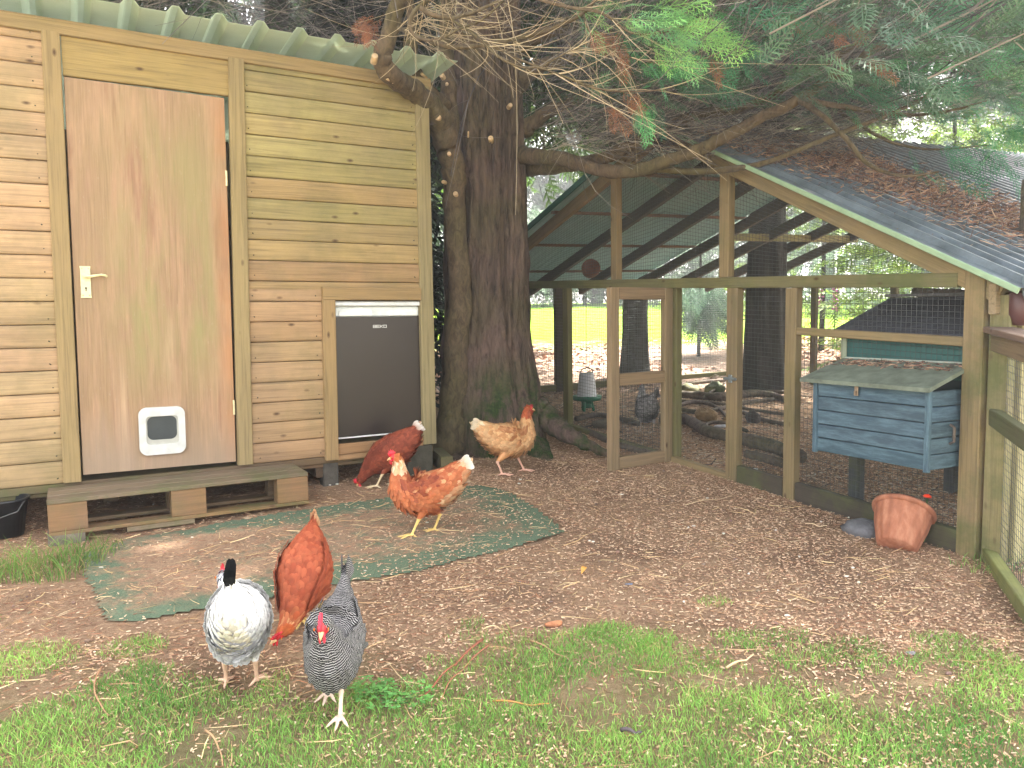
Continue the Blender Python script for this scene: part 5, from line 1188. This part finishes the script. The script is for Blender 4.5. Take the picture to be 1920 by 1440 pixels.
for k in range(260):
    q = (rng.uniform(-2.2, 2.4), rng.uniform(1.9, 5.2)); r_ = rng.uniform(.003, .010)
    m.ell((q[0], q[1], G(*q)+r_*.3+.003), (r_, r_*rng.uniform(.5, .9), r_*.6), 7, 5, jit(s2l((134, 112, 98)), .3), .4)
tag(m.build('earth_crumbs', LITTER), 'loose crumbs of earth and grit scattered over the yard', 'earth', kind='stuff')
# individual bits on the yard
def yard_twig(label, pts, r_, col, name='twig', cat='twig'):
    Q = [gnd(*q)+[0, 0, r_+.006] for q in pts]; t = np.linspace(0, len(Q)-1, (len(Q)-1)*5+1); P = catmull(Q, t); P[:, 2] += .008*np.abs(np.sin(t*2.3))
    o = MB().tube(P, np.linspace(r_, r_*.5, len(t)), 7, pc=s2l(col)).build(name, LITTER, None, True); return tag(o, label, cat)
yard_twig('curved pale brown twig lying in the grass at the lower left', [(192, 1255), (178, 1290), (182, 1318), (204, 1350)], .003, (170, 130, 98))
yard_twig('bent twig in the grass below the white hen', [(385, 1375), (405, 1400), (415, 1425), (418, 1445)], .0028, (176, 140, 104))
yard_twig('reddish stick slanting down to the lawn edge in the middle', [(905, 1205), (868, 1240), (835, 1270), (797, 1312)], .0045, (150, 92, 70))
yard_twig('thin reddish stick beside the thicker reddish one', [(920, 1212), (880, 1250), (845, 1285), (826, 1322)], .0025, (170, 110, 86))
yard_twig('pale bent straw in the middle of the yard', [(905, 1185), (930, 1182), (952, 1190)], .0028, (216, 186, 146))
yard_twig('long thin stick crossing the lawn edge', [(992, 1205), (1030, 1225), (1065, 1243)], .0025, (190, 150, 118))
yard_twig('pale stick lying on the grass near the right of the lawn', [(1362, 1258), (1390, 1248), (1412, 1238)], .004, (220, 190, 150))
yard_twig('orange brown stem lying flat in the lawn', [(925, 1320), (975, 1328), (1030, 1330)], .003, (196, 140, 84))
yard_twig('short dark grey stick in the lawn at the lower middle', [(1165, 1377), (1185, 1383), (1203, 1386)], .006, (90, 80, 84))
yard_twig('long pale twig by the edge of the run', [(1285, 950), (1330, 942), (1378, 935)], .003, (206, 180, 146))
yard_twig('white straw lying in front of the flowerpot', [(1510, 985), (1530, 990), (1548, 992)], .003, (226, 200, 164))
P = gnd(1040, 1176); o = MB().ell((0, 0, 0), (.033, .011, .011), 12, 9, s2l((190, 128, 92)), .35).build('spruce_cone', STONE, None, True); o.location = P+[0, 0, .012]; o.rotation_euler = (0, 0, .2); tag(o, 'brown spruce cone lying in the middle of the yard', 'cone')
P = gnd(1090, 1080); m = MB(); L = .052
tl = np.linspace(0, 1, 7); wl_ = np.array([.05, .5, .9, 1, .8, .45, .03])*.011
V = np.concatenate([np.c_[tl*L, wl_, .018*np.sin(tl*3)], np.c_[tl*L, 0*wl_, .018*np.sin(tl*3)-.004+.003], np.c_[tl*L, -wl_, .018*np.sin(tl*3)]]); a = np.arange(6)
m.add(V, np.concatenate([np.c_[a, a+1, a+8, a+7], np.c_[a+7, a+8, a+15, a+14]]), None, s2l((226, 170, 92))); o = m.build('dead_leaf', LEAF, None, True); o.location = P+[0, 0, .008]; o.rotation_euler = (.2, -.2, 1.1); tag(o, 'curled orange-yellow dead leaf on the bare earth', 'leaf')
P = gnd(1180, 1098); o = MB().ell((0, 0, 0), (.016, .007, .004), 8, 6, s2l((120, 128, 148)), .3).build('pebble', STONE); o.location = P+[0, 0, .006]; tag(o, 'small blue-grey pebble right of the orange leaf', 'pebble')
P = gnd(1708, 1228); o = MB().ell((0, 0, 0), (.016, .009, .006), 8, 6, s2l((140, 136, 138)), .3).build('pebble', STONE); o.location = P+[0, 0, .006]; tag(o, 'grey pebble at the lawn edge below the flowerpot', 'pebble')

# ================================================================== HENS
def hen(label, loc, heading, spine, feet, body_c, colf, leg_c, bar=None, comb=1.0, group='hens in the yard', scale=1.0, wing=True, tailspec=None, face=True, combcol=(214, 44, 60), tail_dir=None, fluff=True, seed=0, tspread=1.0, tailflat=False):
    """spine from tail tip to beak root: (x, z, half height, half width, y)"""
    t = thing('hen', label, 'hen', loc, heading, group); t.scale = (scale,)*3
    sp = np.array([tuple(s_)+(0,)*(5-len(s_)) for s_ in spine], float)
    tt = np.linspace(0, len(sp)-1, 90); C = catmull(sp[:, [0, 4, 1]], tt); rh = np.interp(tt, range(len(sp)), sp[:, 2]); rw_ = np.interp(tt, range(len(sp)), sp[:, 3])
    ker = np.array([1, 2, 3, 2, 1.])/9; rh = np.convolve(np.pad(rh, 2, 'edge'), ker, 'valid'); rw_ = np.convolve(np.pad(rw_, 2, 'edge'), ker, 'valid')
    T = norm(np.gradient(C, axis=0)); B = norm(np.cross(T, [0, 0, 1.])); B = np.where(np.abs(B[:, 1:2]) < .2, [[0, -1., 0]], B); B = norm(B*np.sign(-B[:, 1:2])*-1*-1)
    B = norm(np.c_[B[:, 0]*0, -np.ones(len(B)), B[:, 2]*0]); N = norm(np.cross(B, T))
    def S(i, th):
        """surface point at ring index i (float), angle th (0 = back/top)"""
        i = np.clip(i, 0, 88.999); k = i.astype(int); f = (i-k)[:, None]
        L1 = lambda A: A[k]*(1-f)+A[k+1]*f
        h = (rh[k]*(1-f[:, 0])+rh[k+1]*f[:, 0]); w_ = (rw_[k]*(1-f[:, 0])+rw_[k+1]*f[:, 0])
        return L1(C)+L1(N)*(np.cos(th)*h)[:, None]+L1(B)*(np.sin(th)*w_)[:, None]
    nth = 20; m = MB(); th = np.arange(nth)/nth*2*math.pi
    V = np.concatenate([S(np.full(nth, i_*1.0), th) for i_ in range(90)]); a = np.arange(nth); b_ = (a+1) % nth
    m.add(V, [np.concatenate([np.c_[a+i_*nth, b_+i_*nth, b_+(i_+1)*nth, a+(i_+1)*nth] for i_ in range(89)]), np.array([a[::-1]]), np.array([a+89*nth])])
    legpts = []
    for (hx_, hz, fx_, fy_, kx, kz, yaw, lift) in feet:
        hip = np.array([hx_, fy_*.8, hz]); hock = np.array([kx, fy_, kz]); foot = np.array([fx_, fy_, .012+lift])
        m.tube([hip+[0, 0, .03], hip, hip*.45+hock*.55, hock], [.040, .040, .022, .0085], 12)
        m.tube([hock+[0, 0, .004], hock, hock*.5+foot*.5, foot], [.008, .0085, .0062, .007], 10)
        m.ell(hock, (.010, .009, .010), 10, 7); legpts.append((hock, foot))
        for da, l in ((-.62, .046), (-.05, .058), (.55, .048), (2.75, .024)):
            d = np.array([math.cos(yaw+da), math.sin(yaw+da), 0]); 
            m.tube([foot+[0, 0, -.001], foot+d*l*.35+[0, 0, .003], foot+d*l*.7+[0, 0, -.003], foot+d*l*.93+[0, 0, -.005], foot+d*(l+.012)+[0, 0, -.008]], [.0062, .0052, .0056, .0042, .0018], 8)
            legpts.append((foot, foot+d*(l+.012)))
    o = m.build('tmp', None); md = o.modifiers.new('r', 'REMESH'); md.mode = 'VOXEL'; md.voxel_size = .0036
    ms = o.modifiers.new('s', 'SMOOTH'); ms.iterations = 2; ms.factor = .5
    me = bpy.data.meshes.new_from_object(o.evaluated_get(bpy.context.evaluated_depsgraph_get()))
    bpy.data.objects.remove(o)
    co = np.zeros(len(me.vertices)*3, np.float32); me.vertices.foreach_get('co', co); co = co.reshape(-1, 3)
    dC = np.linalg.norm(co[:, None]-C[None, ::3], axis=2); si = dC.argmin(1)*3/89
    dl = np.full(len(co), 9.)
    for p, q in legpts:
        pq = q-p; u_ = np.clip(((co-p)@pq)/(pq@pq), 0, 1); dl = np.minimum(dl, np.linalg.norm(co-p-u_[:, None]*pq, axis=1))
    col = np.array([body_c(s_) for s_ in np.linspace(0, 1, 64)])[(si*63).astype(int)]
    isleg = (dl < .0135) & (co[:, 2] < max(p[0][2] for p in legpts)+.004)
    col[isleg] = s2l(leg_c)
    hd = C[int(89*.955)]
    if face: col[(np.linalg.norm((co-hd)/[1, 1.0, .9], axis=1) < .021)] = s2l((205, 52, 60))
    me.color_attributes.new('pc', 'FLOAT_COLOR', 'POINT').data.foreach_set('color', np.c_[col, np.ones(len(col))].astype(np.float32).ravel())
    me.polygons.foreach_set('use_smooth', [True]*len(me.polygons)); me.materials.append(SKIN)
    ob = bpy.data.objects.new('body', me); sc.collection.objects.link(ob); ob.parent = t
    # plumage
    I = []; TH = []; i_ = 1.5
    while i_ < 83:
        k = int(i_); circ = math.pi*(rh[k]+rw_[k]); s_ = i_/89
        fw = (.0115 if s_ > .74 else .019)*(.6 if bar else 1); nn = max(5, int(circ/(fw*.62)))
        I.append(np.full(nn, i_)+rng.normal(0, .45, nn)); TH.append(np.arange(nn)/nn*2*math.pi+rng.uniform(0, 6)+rng.normal(0, .05, nn))
        seg = np.linalg.norm(C[min(k+1, 89)]-C[k])+1e-4; i_ += max(.5, (.008 if s_ > .74 else .0115)/seg)
    I = np.concatenate(I); TH = np.concatenate(TH); p = S(I, TH); dS = norm(S(I-1.2, TH)-S(I+.6, TH)); e = S(I, TH+.05)-S(I, TH-.05); nrm = norm(np.cross(e, dS))
    cen = np.stack([np.interp(np.clip(I, 0, 89), range(90), C[:, j]) for j in range(3)], 1)
    sg = np.sign(((p-cen)*nrm).sum(1)); nrm = nrm*sg[:, None]
    side = norm(np.cross(dS, nrm)); s_ = I/89
    belly = np.clip(-np.cos(TH), 0, 1)*(s_ < .62)
    Lf = np.where(s_ > .74, .024, .036)*(1+.35*belly)*rng.uniform(.85, 1.2, len(I))*(.8 if bar else 1); Wf = (.7 if bar else 1)*np.where(s_ > .74, .0125, .022)*rng.uniform(.85, 1.1, len(I))
    lift = np.where(s_ > .74, .035, .045)+.12*belly*rng.random(len(I))
    dS = norm(dS+np.array([0, 0, -1.])*(belly*.35)[:, None]+rng.normal(0, .045, dS.shape))
    rows = [(0, .30, 0), (.35, .85, .35), (.7, 1.0, .8), (.92, .62, 1.0), (1.0, .12, 1.05)]
    V = []; G_ = []
    for (a_, w2, l2) in rows:
        c0 = p+dS*(Lf*a_)[:, None]+nrm*(.0015+Lf*lift*l2)[:, None]
        V += [c0-side*(Wf*w2*.5)[:, None]-nrm*(.0012), c0, c0+side*(Wf*w2*.5)[:, None]-nrm*(.0012)]
        G_ += [np.c_[np.full(len(I), a_), np.full(len(I), k_), Lf] for k_ in (-1, 0, 1)]
    V = np.stack(V, 1); G_ = np.stack(G_, 1); b_ = np.arange(len(I))[:, None, None]*15
    q = np.array([[r*3+c_, r*3+c_+1, r*3+c_+4, r*3+c_+3] for r in range(4) for c_ in (0, 1)])
    fc = np.array([colf(a_, b2, c_) for a_, b2, c_ in zip(s_, TH, p)])*rng.uniform(.86, 1.12, (len(I), 1))
    fcv = np.repeat(fc, 15, axis=0)
    m = MB(); 
    if bar is None:   # paler shaft and edge as in real plumage
        edge = np.tile(np.array([[.85, 1.0, .85]]*2+[[.95, 1.02, .95]]+[[1.08, 1.1, 1.08]]*2).ravel(), len(I))[:, None]; fcv = fcv*edge
    m.add(V.reshape(-1, 3), (b_+q).reshape(-1, 4), G_.reshape(-1, 3), fcv)
    m.build('plumage', FBAR if bar else FEATH, t, True)
    # folded wings
    if wing:
        for sy in (-1, 1):
            m = MB(); ks = np.array([56, 50, 44, 38, 31, 24, 17.]); thw = sy*np.array([1.35, 1.25, 1.15, 1.08, .98, .86, .72])
            Pn = S(ks, thw); cc_ = np.stack([np.interp(ks, range(90), C[:, j]) for j in range(3)], 1); outw = norm((Pn-cc_)*[.3, 1, .3])
            Pn = Pn-outw*.004; Rr = np.array([.012, .032, .040, .040, .032, .022, .008]); n2 = 110
            # overlapping feathers in five rows along the wing
            FP = []; FD = []; FS = []; FN = []
            for r_, (nf, off, ln) in enumerate(((8, .75, .075), (10, .45, .06), (11, .1, .042), (12, -.25, .032), (12, -.55, .026))):
                for k_ in range(nf):
                    u_ = k_/(nf-1)*4.4+.1*r_; kk = min(int(u_), 5); f = u_-kk; c0 = Pn[kk]*(1-f)+Pn[kk+1]*f; rr_ = Rr[kk]*(1-f)+Rr[kk+1]*f; tg = norm(Pn[kk+1]-Pn[kk]); nn = norm(outw[kk]*(1-f)+outw[kk+1]*f); dn = norm(np.cross(tg, nn)); dn = dn*(-1 if dn[2] > 0 else 1)
                    bulge = .007*(1-off*off)+.002
                    FP.append(c0+dn*rr_*off+nn*(bulge+.0025*r_)); FD.append(norm(tg+dn*.12*off+rng.normal(0, .03, 3)+[0, 0, .0])); FS.append(ln); FN.append(norm(nn+dn*off*.5))
            FP, FD, FS, FN = map(np.array, (FP, FD, FS, FN)); sd2 = norm(np.cross(FD, FN)); V = []; G_ = []
            for (a_, w2, l2) in rows:
                c0 = FP+FD*(FS*a_)[:, None]+FN*(FS*.04*l2)[:, None]; W2 = np.minimum(FS*.42, .022)
                V += [c0-sd2*(W2*w2*.5)[:, None]-FN*.0015, c0, c0+sd2*(W2*w2*.5)[:, None]-FN*.0015]; G_ += [np.c_[np.full(len(FP), a_), np.full(len(FP), k_), FS] for k_ in (-1, 0, 1)]
            V = np.stack(V, 1); G_ = np.stack(G_, 1); bb = np.arange(len(FP))[:, None, None]*15
            fc = np.array([colf(-.5, 0, c_) for c_ in FP])*rng.uniform(.85, 1.1, (len(FP), 1)); m.add(V.reshape(-1, 3), (bb+q).reshape(-1, 4), G_.reshape(-1, 3), np.repeat(fc, 15, axis=0))
            m.build('wing', FBAR if bar else FEATH, t, True)
    # tail fan
    n_t, Lt, ct0, ct1 = tailspec or (12, .085, body_c(0), body_c(0))
    m = MB(); root = C[6]; dt = norm(C[0]-C[10]) if tail_dir is None else norm(tail_dir); upn = norm(np.cross([0, 1., 0], dt)); upn = upn*(1 if upn[2] > 0 else -1)
    for k_ in range(n_t):
        sy = 1 if k_ % 2 else -1; f = (k_//2)/(n_t/2-1)
        d = norm(dt*1.0+upn*(.30-.62*f)+np.array([0, sy*(.06+.09*f)*tspread, 0])); P0 = root+np.array([0, sy*(.006+.004*f)*(.3 if tailflat else 1), 0])+upn*(.018-.03*f); L = Lt*(1-.25*f)
        sdv = norm(np.cross(d, [0, sy*1., .25*sy])) if not tailflat else norm(np.array([-.25*sy, 1., 0])); ts = np.array([0, .4, .75, .93, 1.0]); ws = np.array([.3, .85, 1, .7, .15])*.021
        cen_ = np.array([P0+d*L*a_-upn*.012*a_*a_ for a_ in ts]); V = np.concatenate([cen_-sdv*ws[:, None]*.5, cen_+[0, sy*.001, 0], cen_+sdv*ws[:, None]*.5]); a = np.arange(4)
        cc = np.array([lerp(ct0, ct1, a_) for a_ in ts]); 
        m.add(V, np.concatenate([np.c_[a, a+1, a+6, a+5], np.c_[a+5, a+6, a+11, a+10]]), np.concatenate([np.c_[ts, np.full(5, k2), np.full(5, L)] for k2 in (-1, 0, 1)]), np.concatenate([cc]*3)*rng.uniform(.85, 1.1))
    m.build('tail', FBAR if bar else FEATH, t, True)
    # head parts
    hc = C[int(89*.955)]; tb = norm(C[89]-C[82]); ub = norm(np.cross([0, -1., 0], tb)); ub = ub*(1 if (ub@np.array([0, 0, 1.])) > 0 or abs(tb[2]) > .85 else -1)
    if tb[2] < -.6: ub = norm(np.array([1, 0, 0])-tb*(tb[0])); ub = ub if ub[0] > 0 else -ub
    CR_ = s2l(combcol)
    m = MB(); b0 = C[89]; m.tube([b0-tb*.006, b0+tb*.004, b0+tb*.012-ub*.001, b0+tb*.019-ub*.005], [.0075, .0062, .0038, .0008], 10, pc=s2l((216, 180, 130))); m.build('beak', SKIN, t, True)
    if comb > 0:
        m = MB(); pf = [(-.020, .008), (-.026, .020), (-.018, .022), (-.016, .036), (-.009, .027), (-.005, .042), (.001, .029), (.006, .038), (.010, .024), (.015, .027), (.016, .012), (.012, .004)]
        pf = np.array(pf)*comb; nn2 = len(pf); V = []
        for sy in (-1, 1): V.append(hc+pf[:, :1]*tb+(pf[:, 1:]+.004)*ub+np.array([0, sy*.0022, 0]))
        V.append((hc+pf.mean(0)[0]*tb+pf.mean(0)[1]*ub)[None]+[[0, -.0045, 0]]); V.append((hc+pf.mean(0)[0]*tb+pf.mean(0)[1]*ub)[None]+[[0, .0045, 0]])
        i2 = np.arange(nn2); j2 = (i2+1) % nn2; m.add(np.concatenate(V), [np.c_[i2, j2, j2+nn2, i2+nn2], np.c_[j2, i2, np.full(nn2, 2*nn2)], np.c_[i2+nn2, j2+nn2, np.full(nn2, 2*nn2+1)]], None, CR_); m.build('comb', SKIN, t, True)
    for sy in (-1, 1):
        m = MB(); m.ell(hc+tb*.012-ub*.018*(comb*.5+.5)+np.array([0, sy*.005, 0]), (.008*comb+.001, .0038, .012*comb+.002), 10, 8, CR_, .15); m.build('wattle', SKIN, t, True)
        m = MB(); m.ell(hc+tb*.003+ub*.004+np.array([0, sy*.0175, 0]), (.0042, .002, .0042), 10, 8, s2l((220, 120, 40))); m.ell(hc+tb*.003+ub*.004+np.array([0, sy*.0190, 0]), (.0024, .0014, .0024), 8, 6, (.01, .01, .01)); m.build('eye', PLASTIC, t, True)
    return t
FB = NT('barred_feather'); gcv = FB.sep(FB.attr('gc').outputs['Vector']); pcv = FB.attr('pc').outputs['Color']
isl = FB.n('ShaderNodeNewGeometry').outputs['Random Per Island']
ph = FB.math('SINE', FB.math('ADD', FB.math('MULTIPLY', isl, 6.3), FB.math('ADD', FB.math('MULTIPLY', gcv[0], FB.math('MULTIPLY', gcv[2], 1000)), FB.math('MULTIPLY', FB.math('ABSOLUTE', gcv[1]), -1.3))))
FB.base(FB.mix(FB.math('MULTIPLY', FB.ramp(FB.math('FRACT', FB.math('MULTIPLY', isl, 7.7)), [(.1, .7), (.4, 1.0)]), FB.ramp(FB.math('ADD', FB.math('MULTIPLY', ph, .5), .5), [(.86, 0.0), (.98, 1.0)])), pcv, s2l((216, 212, 212)))); FB.b.inputs['Roughness'].default_value = .7; FBAR = FB.m

STAND = [(-.205, .335, .010, .006), (-.185, .320, .030, .012), (-.155, .292, .05, .028), (-.115, .255, .068, .052), (-.06, .222, .084, .074), (0, .202, .093, .082), (.055, .205, .086, .076), (.092, .235, .064, .056), (.105, .275, .045, .040), (.108, .312, .033, .029), (.112, .344, .026, .022), (.121, .366, .022, .0185), (.134, .370, .016, .014), (.146, .366, .008, .007)]
def lt(c0, c1, c2=None):   # tail->body->neck colour along the spine
    return lambda s: lerp(s2l(c0), s2l(c1), min(1, s*6)) if c2 is None or s < .7 else lerp(s2l(c1), s2l(c2), min(1, (s-.7)*5))
def walk(x1, x2, hz=.15, kz=.085, y1=.042, y2=-.042, l2=.0): return [(-.015, hz, x1, y1, x1-.035, kz, 0, 0), (-.015, hz, x2, y2, x2-.03, kz, 0, l2)]
# 1 brown hen with cream hackle, walking left
def c4(s, th, p):
    if s == -.5: return lerp(s2l((142, 66, 44)), s2l((176, 96, 60)), random.random()**2)
    rs = random.random()
    if s > .83: return lerp(s2l((196, 112, 56)), s2l((180, 92, 48)), rs)
    if s > .70: return lerp(s2l((214, 150, 96)), s2l((240, 218, 184)), rs)
    if s < .12: return lerp(s2l((236, 220, 196)), s2l((214, 170, 126)), rs)
    if math.cos(th) < -.5 and s < .35: return lerp(s2l((228, 190, 150)), s2l((206, 140, 96)), rs)
    if math.cos(th) > .2: return lerp(s2l((176, 92, 56)), s2l((214, 156, 108)), rs**4)
    return lerp(s2l((184, 98, 58)), s2l((200, 120, 76)), rs)
P = gnd(795, 1003)
hen('ginger hen with cream-speckled neck, walking left across the green mat', (P[0], P[1], P[2]), R(183), STAND, walk(.055, -.045), lambda s: s2l((186, 108, 68)), c4, (226, 196, 120), comb=.9, scale=1.0, tailspec=(10, .055, s2l((210, 160, 120)), s2l((240, 234, 222))))
# 2 light brown hen by the tree, seen from the side, walking right
ST6 = [(x, z, a, b) for x, z, a, b in STAND]
ST6 = [(-.20, .300, .010, .006), (-.18, .290, .030, .012), (-.15, .268, .048, .028), (-.11, .240, .066, .052), (-.06, .218, .084, .074), (0, .206, .092, .082), (.055, .212, .084, .074), (.086, .245, .060, .052), (.096, .285, .042, .038), (.098, .32, .032, .028), (.102, .352, .025, .022), (.11, .374, .021, .018), (.122, .378, .016, .014), (.134, .374, .008, .007)]
def c6(s, th, p):
    r = random.random()
    if s == -.5: return lerp(s2l((164, 104, 64)), s2l((202, 146, 98)), r)
    if s > .74: return lerp(s2l((166, 78, 44)), s2l((190, 98, 56)), r)
    if s < .14: return lerp(s2l((232, 212, 176)), s2l((222, 190, 146)), r)
    if math.cos(th) < -.1: return lerp(s2l((226, 182, 134)), s2l((206, 150, 100)), r)
    return lerp(s2l((198, 140, 90)), s2l((222, 178, 126)), r)
P = gnd(958, 889); hen('pale ginger hen walking right, past the mossy tree base', tuple(P), R(14), ST6, walk(.09, -.06), lambda s: s2l((206, 150, 100)), c6, (226, 180, 158), comb=.6, combcol=(150, 40, 44), scale=1.06, tailspec=(10, .05, s2l((222, 190, 146)), s2l((236, 222, 196))))
# 3 dark red hen bending under the shed
PECK = [(-.165, .345, .010, .006), (-.150, .325, .030, .014), (-.125, .295, .052, .034), (-.08, .255, .074, .06), (-.02, .212, .09, .08), (.04, .175, .084, .076), (.085, .140, .062, .056), (.118, .108, .044, .040), (.143, .078, .032, .030), (.160, .055, .025, .023), (.173, .038, .021, .018), (.182, .026, .015, .013), (.188, .016, .008, .007)]
def c5(s, th, p):
    r = random.random()
    if s == -.5: return lerp(s2l((118, 52, 36)), s2l((134, 64, 44)), r)
    if s < .07: return lerp(s2l((214, 196, 170)), s2l((160, 96, 64)), r)
    return lerp(s2l((128, 56, 38)), s2l((156, 78, 52)), r)
P = gnd(735, 902); hen('dark chestnut hen with a white tail tip, head down under the fridge', (P[0]+.01, P[1]-.13, P[2]-.006), R(176), PECK, walk(.07, -.03, .15, .08), lambda s: s2l((136, 64, 42)), c5, (216, 196, 160), comb=.8, scale=1.02, tailspec=(9, .05, s2l((170, 110, 80)), s2l((236, 230, 222))))
# 4 red hen pecking, facing the camera
def c2(s, th, p):
    r = random.random()
    if s == -.5: return lerp(s2l((150, 66, 40)), s2l((166, 80, 50)), r)
    if s > .80: return lerp(s2l((186, 88, 42)), s2l((206, 112, 58)), r)
    if s > .68: return lerp(s2l((178, 84, 46)), s2l((236, 178, 124)), r**3)
    if s < .06: return lerp(s2l((196, 150, 110)), s2l((180, 110, 70)), r)
    return lerp(s2l((154, 68, 40)), s2l((178, 92, 58)), r)
P = gnd(572, 1176); PK2 = [(x, z*.94+.0016*max(0, i_-5), a, b*1.12, -.0032*max(0, i_-5)**1.5) for i_, (x, z, a, b) in enumerate(PECK)]
hen('chestnut red hen pecking at the ground, tail up, behind the other two front hens', (P[0], P[1]+.02, P[2]), R(-88), PK2, [(-.015, .15, .075, .055, .03, .085, 0, 0), (-.015, .15, -.02, -.02, -.05, .085, 0, 0)], lambda s: s2l((166, 80, 48)), c2, (232, 200, 120), comb=.95, scale=1.0, tailspec=(10, .045, s2l((186, 110, 70)), s2l((214, 170, 130))))
# 5 barred hen walking towards the camera
BARR = [(-.215, .335, .010, .006), (-.20, .315, .026, .012), (-.175, .285, .042, .026), (-.135, .25, .066, .05), (-.08, .225, .086, .074), (-.02, .200, .098, .086), (.045, .198, .098, .084), (.09, .222, .078, .066), (.115, .252, .056, .048), (.13, .280, .040, .036), (.143, .302, .030, .027), (.157, .316, .024, .021), (.171, .314, .017, .015), (.183, .305, .009, .008)]
def c3(s, th, p):
    r = random.random(); return lerp(s2l((20, 20, 24)), s2l((32, 32, 37)), r)
BARR = [(q[0]*.96, q[1]*.96, q[2]*.95, q[3]*.86) for q in BARR]
P = gnd(632, 1332); hen('black and white barred hen walking towards the camera', tuple(P), R(-87), BARR, [(-.01, .13, .055, .018, .02, .082, 0, 0), (-.01, .13, -.06, -.034, -.08, .085, 0, .012)], lambda s: s2l((40, 40, 46)), c3, (222, 196, 178), bar=True, comb=1.15, combcol=(232, 60, 84), scale=1.0, tailspec=(12, .07, s2l((40, 40, 46)), s2l((60, 60, 66))))
# 6 white hen seen from behind
WHB = [(-.160, .365, .012, .010), (-.153, .345, .030, .024), (-.142, .315, .052, .044), (-.118, .270, .080, .068), (-.065, .226, .102, .090), (0, .206, .106, .097), (.055, .208, .094, .085), (.10, .215, .066, .056, .012), (.128, .230, .048, .042, .028), (.150, .246, .036, .032, .042), (.168, .262, .027, .024, .054), (.186, .272, .022, .019, .062), (.20, .270, .016, .014, .068), (.212, .262, .008, .007, .074)]
def c1(s, th, p):
    r = random.random()
    if s == -.5: return lerp(s2l((236, 238, 242)), s2l((222, 224, 230)), r)
    if s < .045: return lerp(s2l((30, 32, 38)), s2l((220, 222, 226)), r)
    if s > .78: return lerp(s2l((226, 226, 230)), s2l((96, 96, 106)), 1 if r > .72 else r*.2)
    if math.cos(th) < -.8 and s < .3: return lerp(s2l((252, 244, 224)), s2l((254, 252, 248)), r)
    return lerp(s2l((255, 254, 252)), s2l((246, 246, 247)), r)
P = gnd(441, 1283); WHB = [(q[0], q[1], q[2]*.97, q[3]*.92)+tuple(q[4:]) for q in WHB]
hen('white hen with a black tail, seen from behind', (P[0]+.02, P[1], P[2]), R(104), WHB, [(0, .14, .005, .044, -.02, .08, .25, 0), (0, .14, -.01, -.044, -.035, .08, -.4, 0)], lambda s: s2l((236, 236, 240)), c1, (222, 184, 158), comb=1.0, scale=.98, tailspec=(16, .08, s2l((26, 28, 32)), s2l((16, 18, 22))), tail_dir=(-.15, 0, 1), tspread=.55, tailflat=True, wing=False)
# 7 speckled grey hen inside the run
def c7(s, th, p):
    r = random.random(); return lerp(s2l((120, 116, 118)), s2l((190, 186, 186)), r)
P = gnd(1212, 812); hen('grey speckled hen inside the run, seen through the lower door panel', tuple(P), R(100), STAND, walk(.04, -.04), lambda s: s2l((140, 136, 138)), c7, (180, 160, 140), comb=.7, scale=.95, bar=None)

# ------------------------------------------------------------------ thin scattering air round the yard, added to lift dark tones like lens flare
hz = MB(); x0, x1, y0, y1, z0, z1 = -13.5, 27, -4, 31, -1.2, 12.5
hz.add([(x0, y0, z0), (x1, y0, z0), (x1, y1, z0), (x0, y1, z0), (x0, y0, z1), (x1, y0, z1), (x1, y1, z1), (x0, y1, z1)], np.array([[3, 2, 1, 0], [4, 5, 6, 7], [0, 1, 5, 4], [1, 2, 6, 5], [2, 3, 7, 6], [3, 0, 4, 7]]))
hm = bpy.data.materials.new('flare_veil_air'); hm.use_nodes = True; t_ = hm.node_tree; t_.nodes.remove(t_.nodes['Principled BSDF'])
pv = t_.nodes.new('ShaderNodeVolumePrincipled'); pv.inputs['Color'].default_value = (.92, .94, 1, 1); pv.inputs['Density'].default_value = .006; pv.inputs['Anisotropy'].default_value = .5
t_.links.new(pv.outputs[0], t_.nodes['Material Output'].inputs['Volume'])
ho = hz.build('added_haze', hm); tag(ho, kind='stuff'); ho.visible_shadow = True
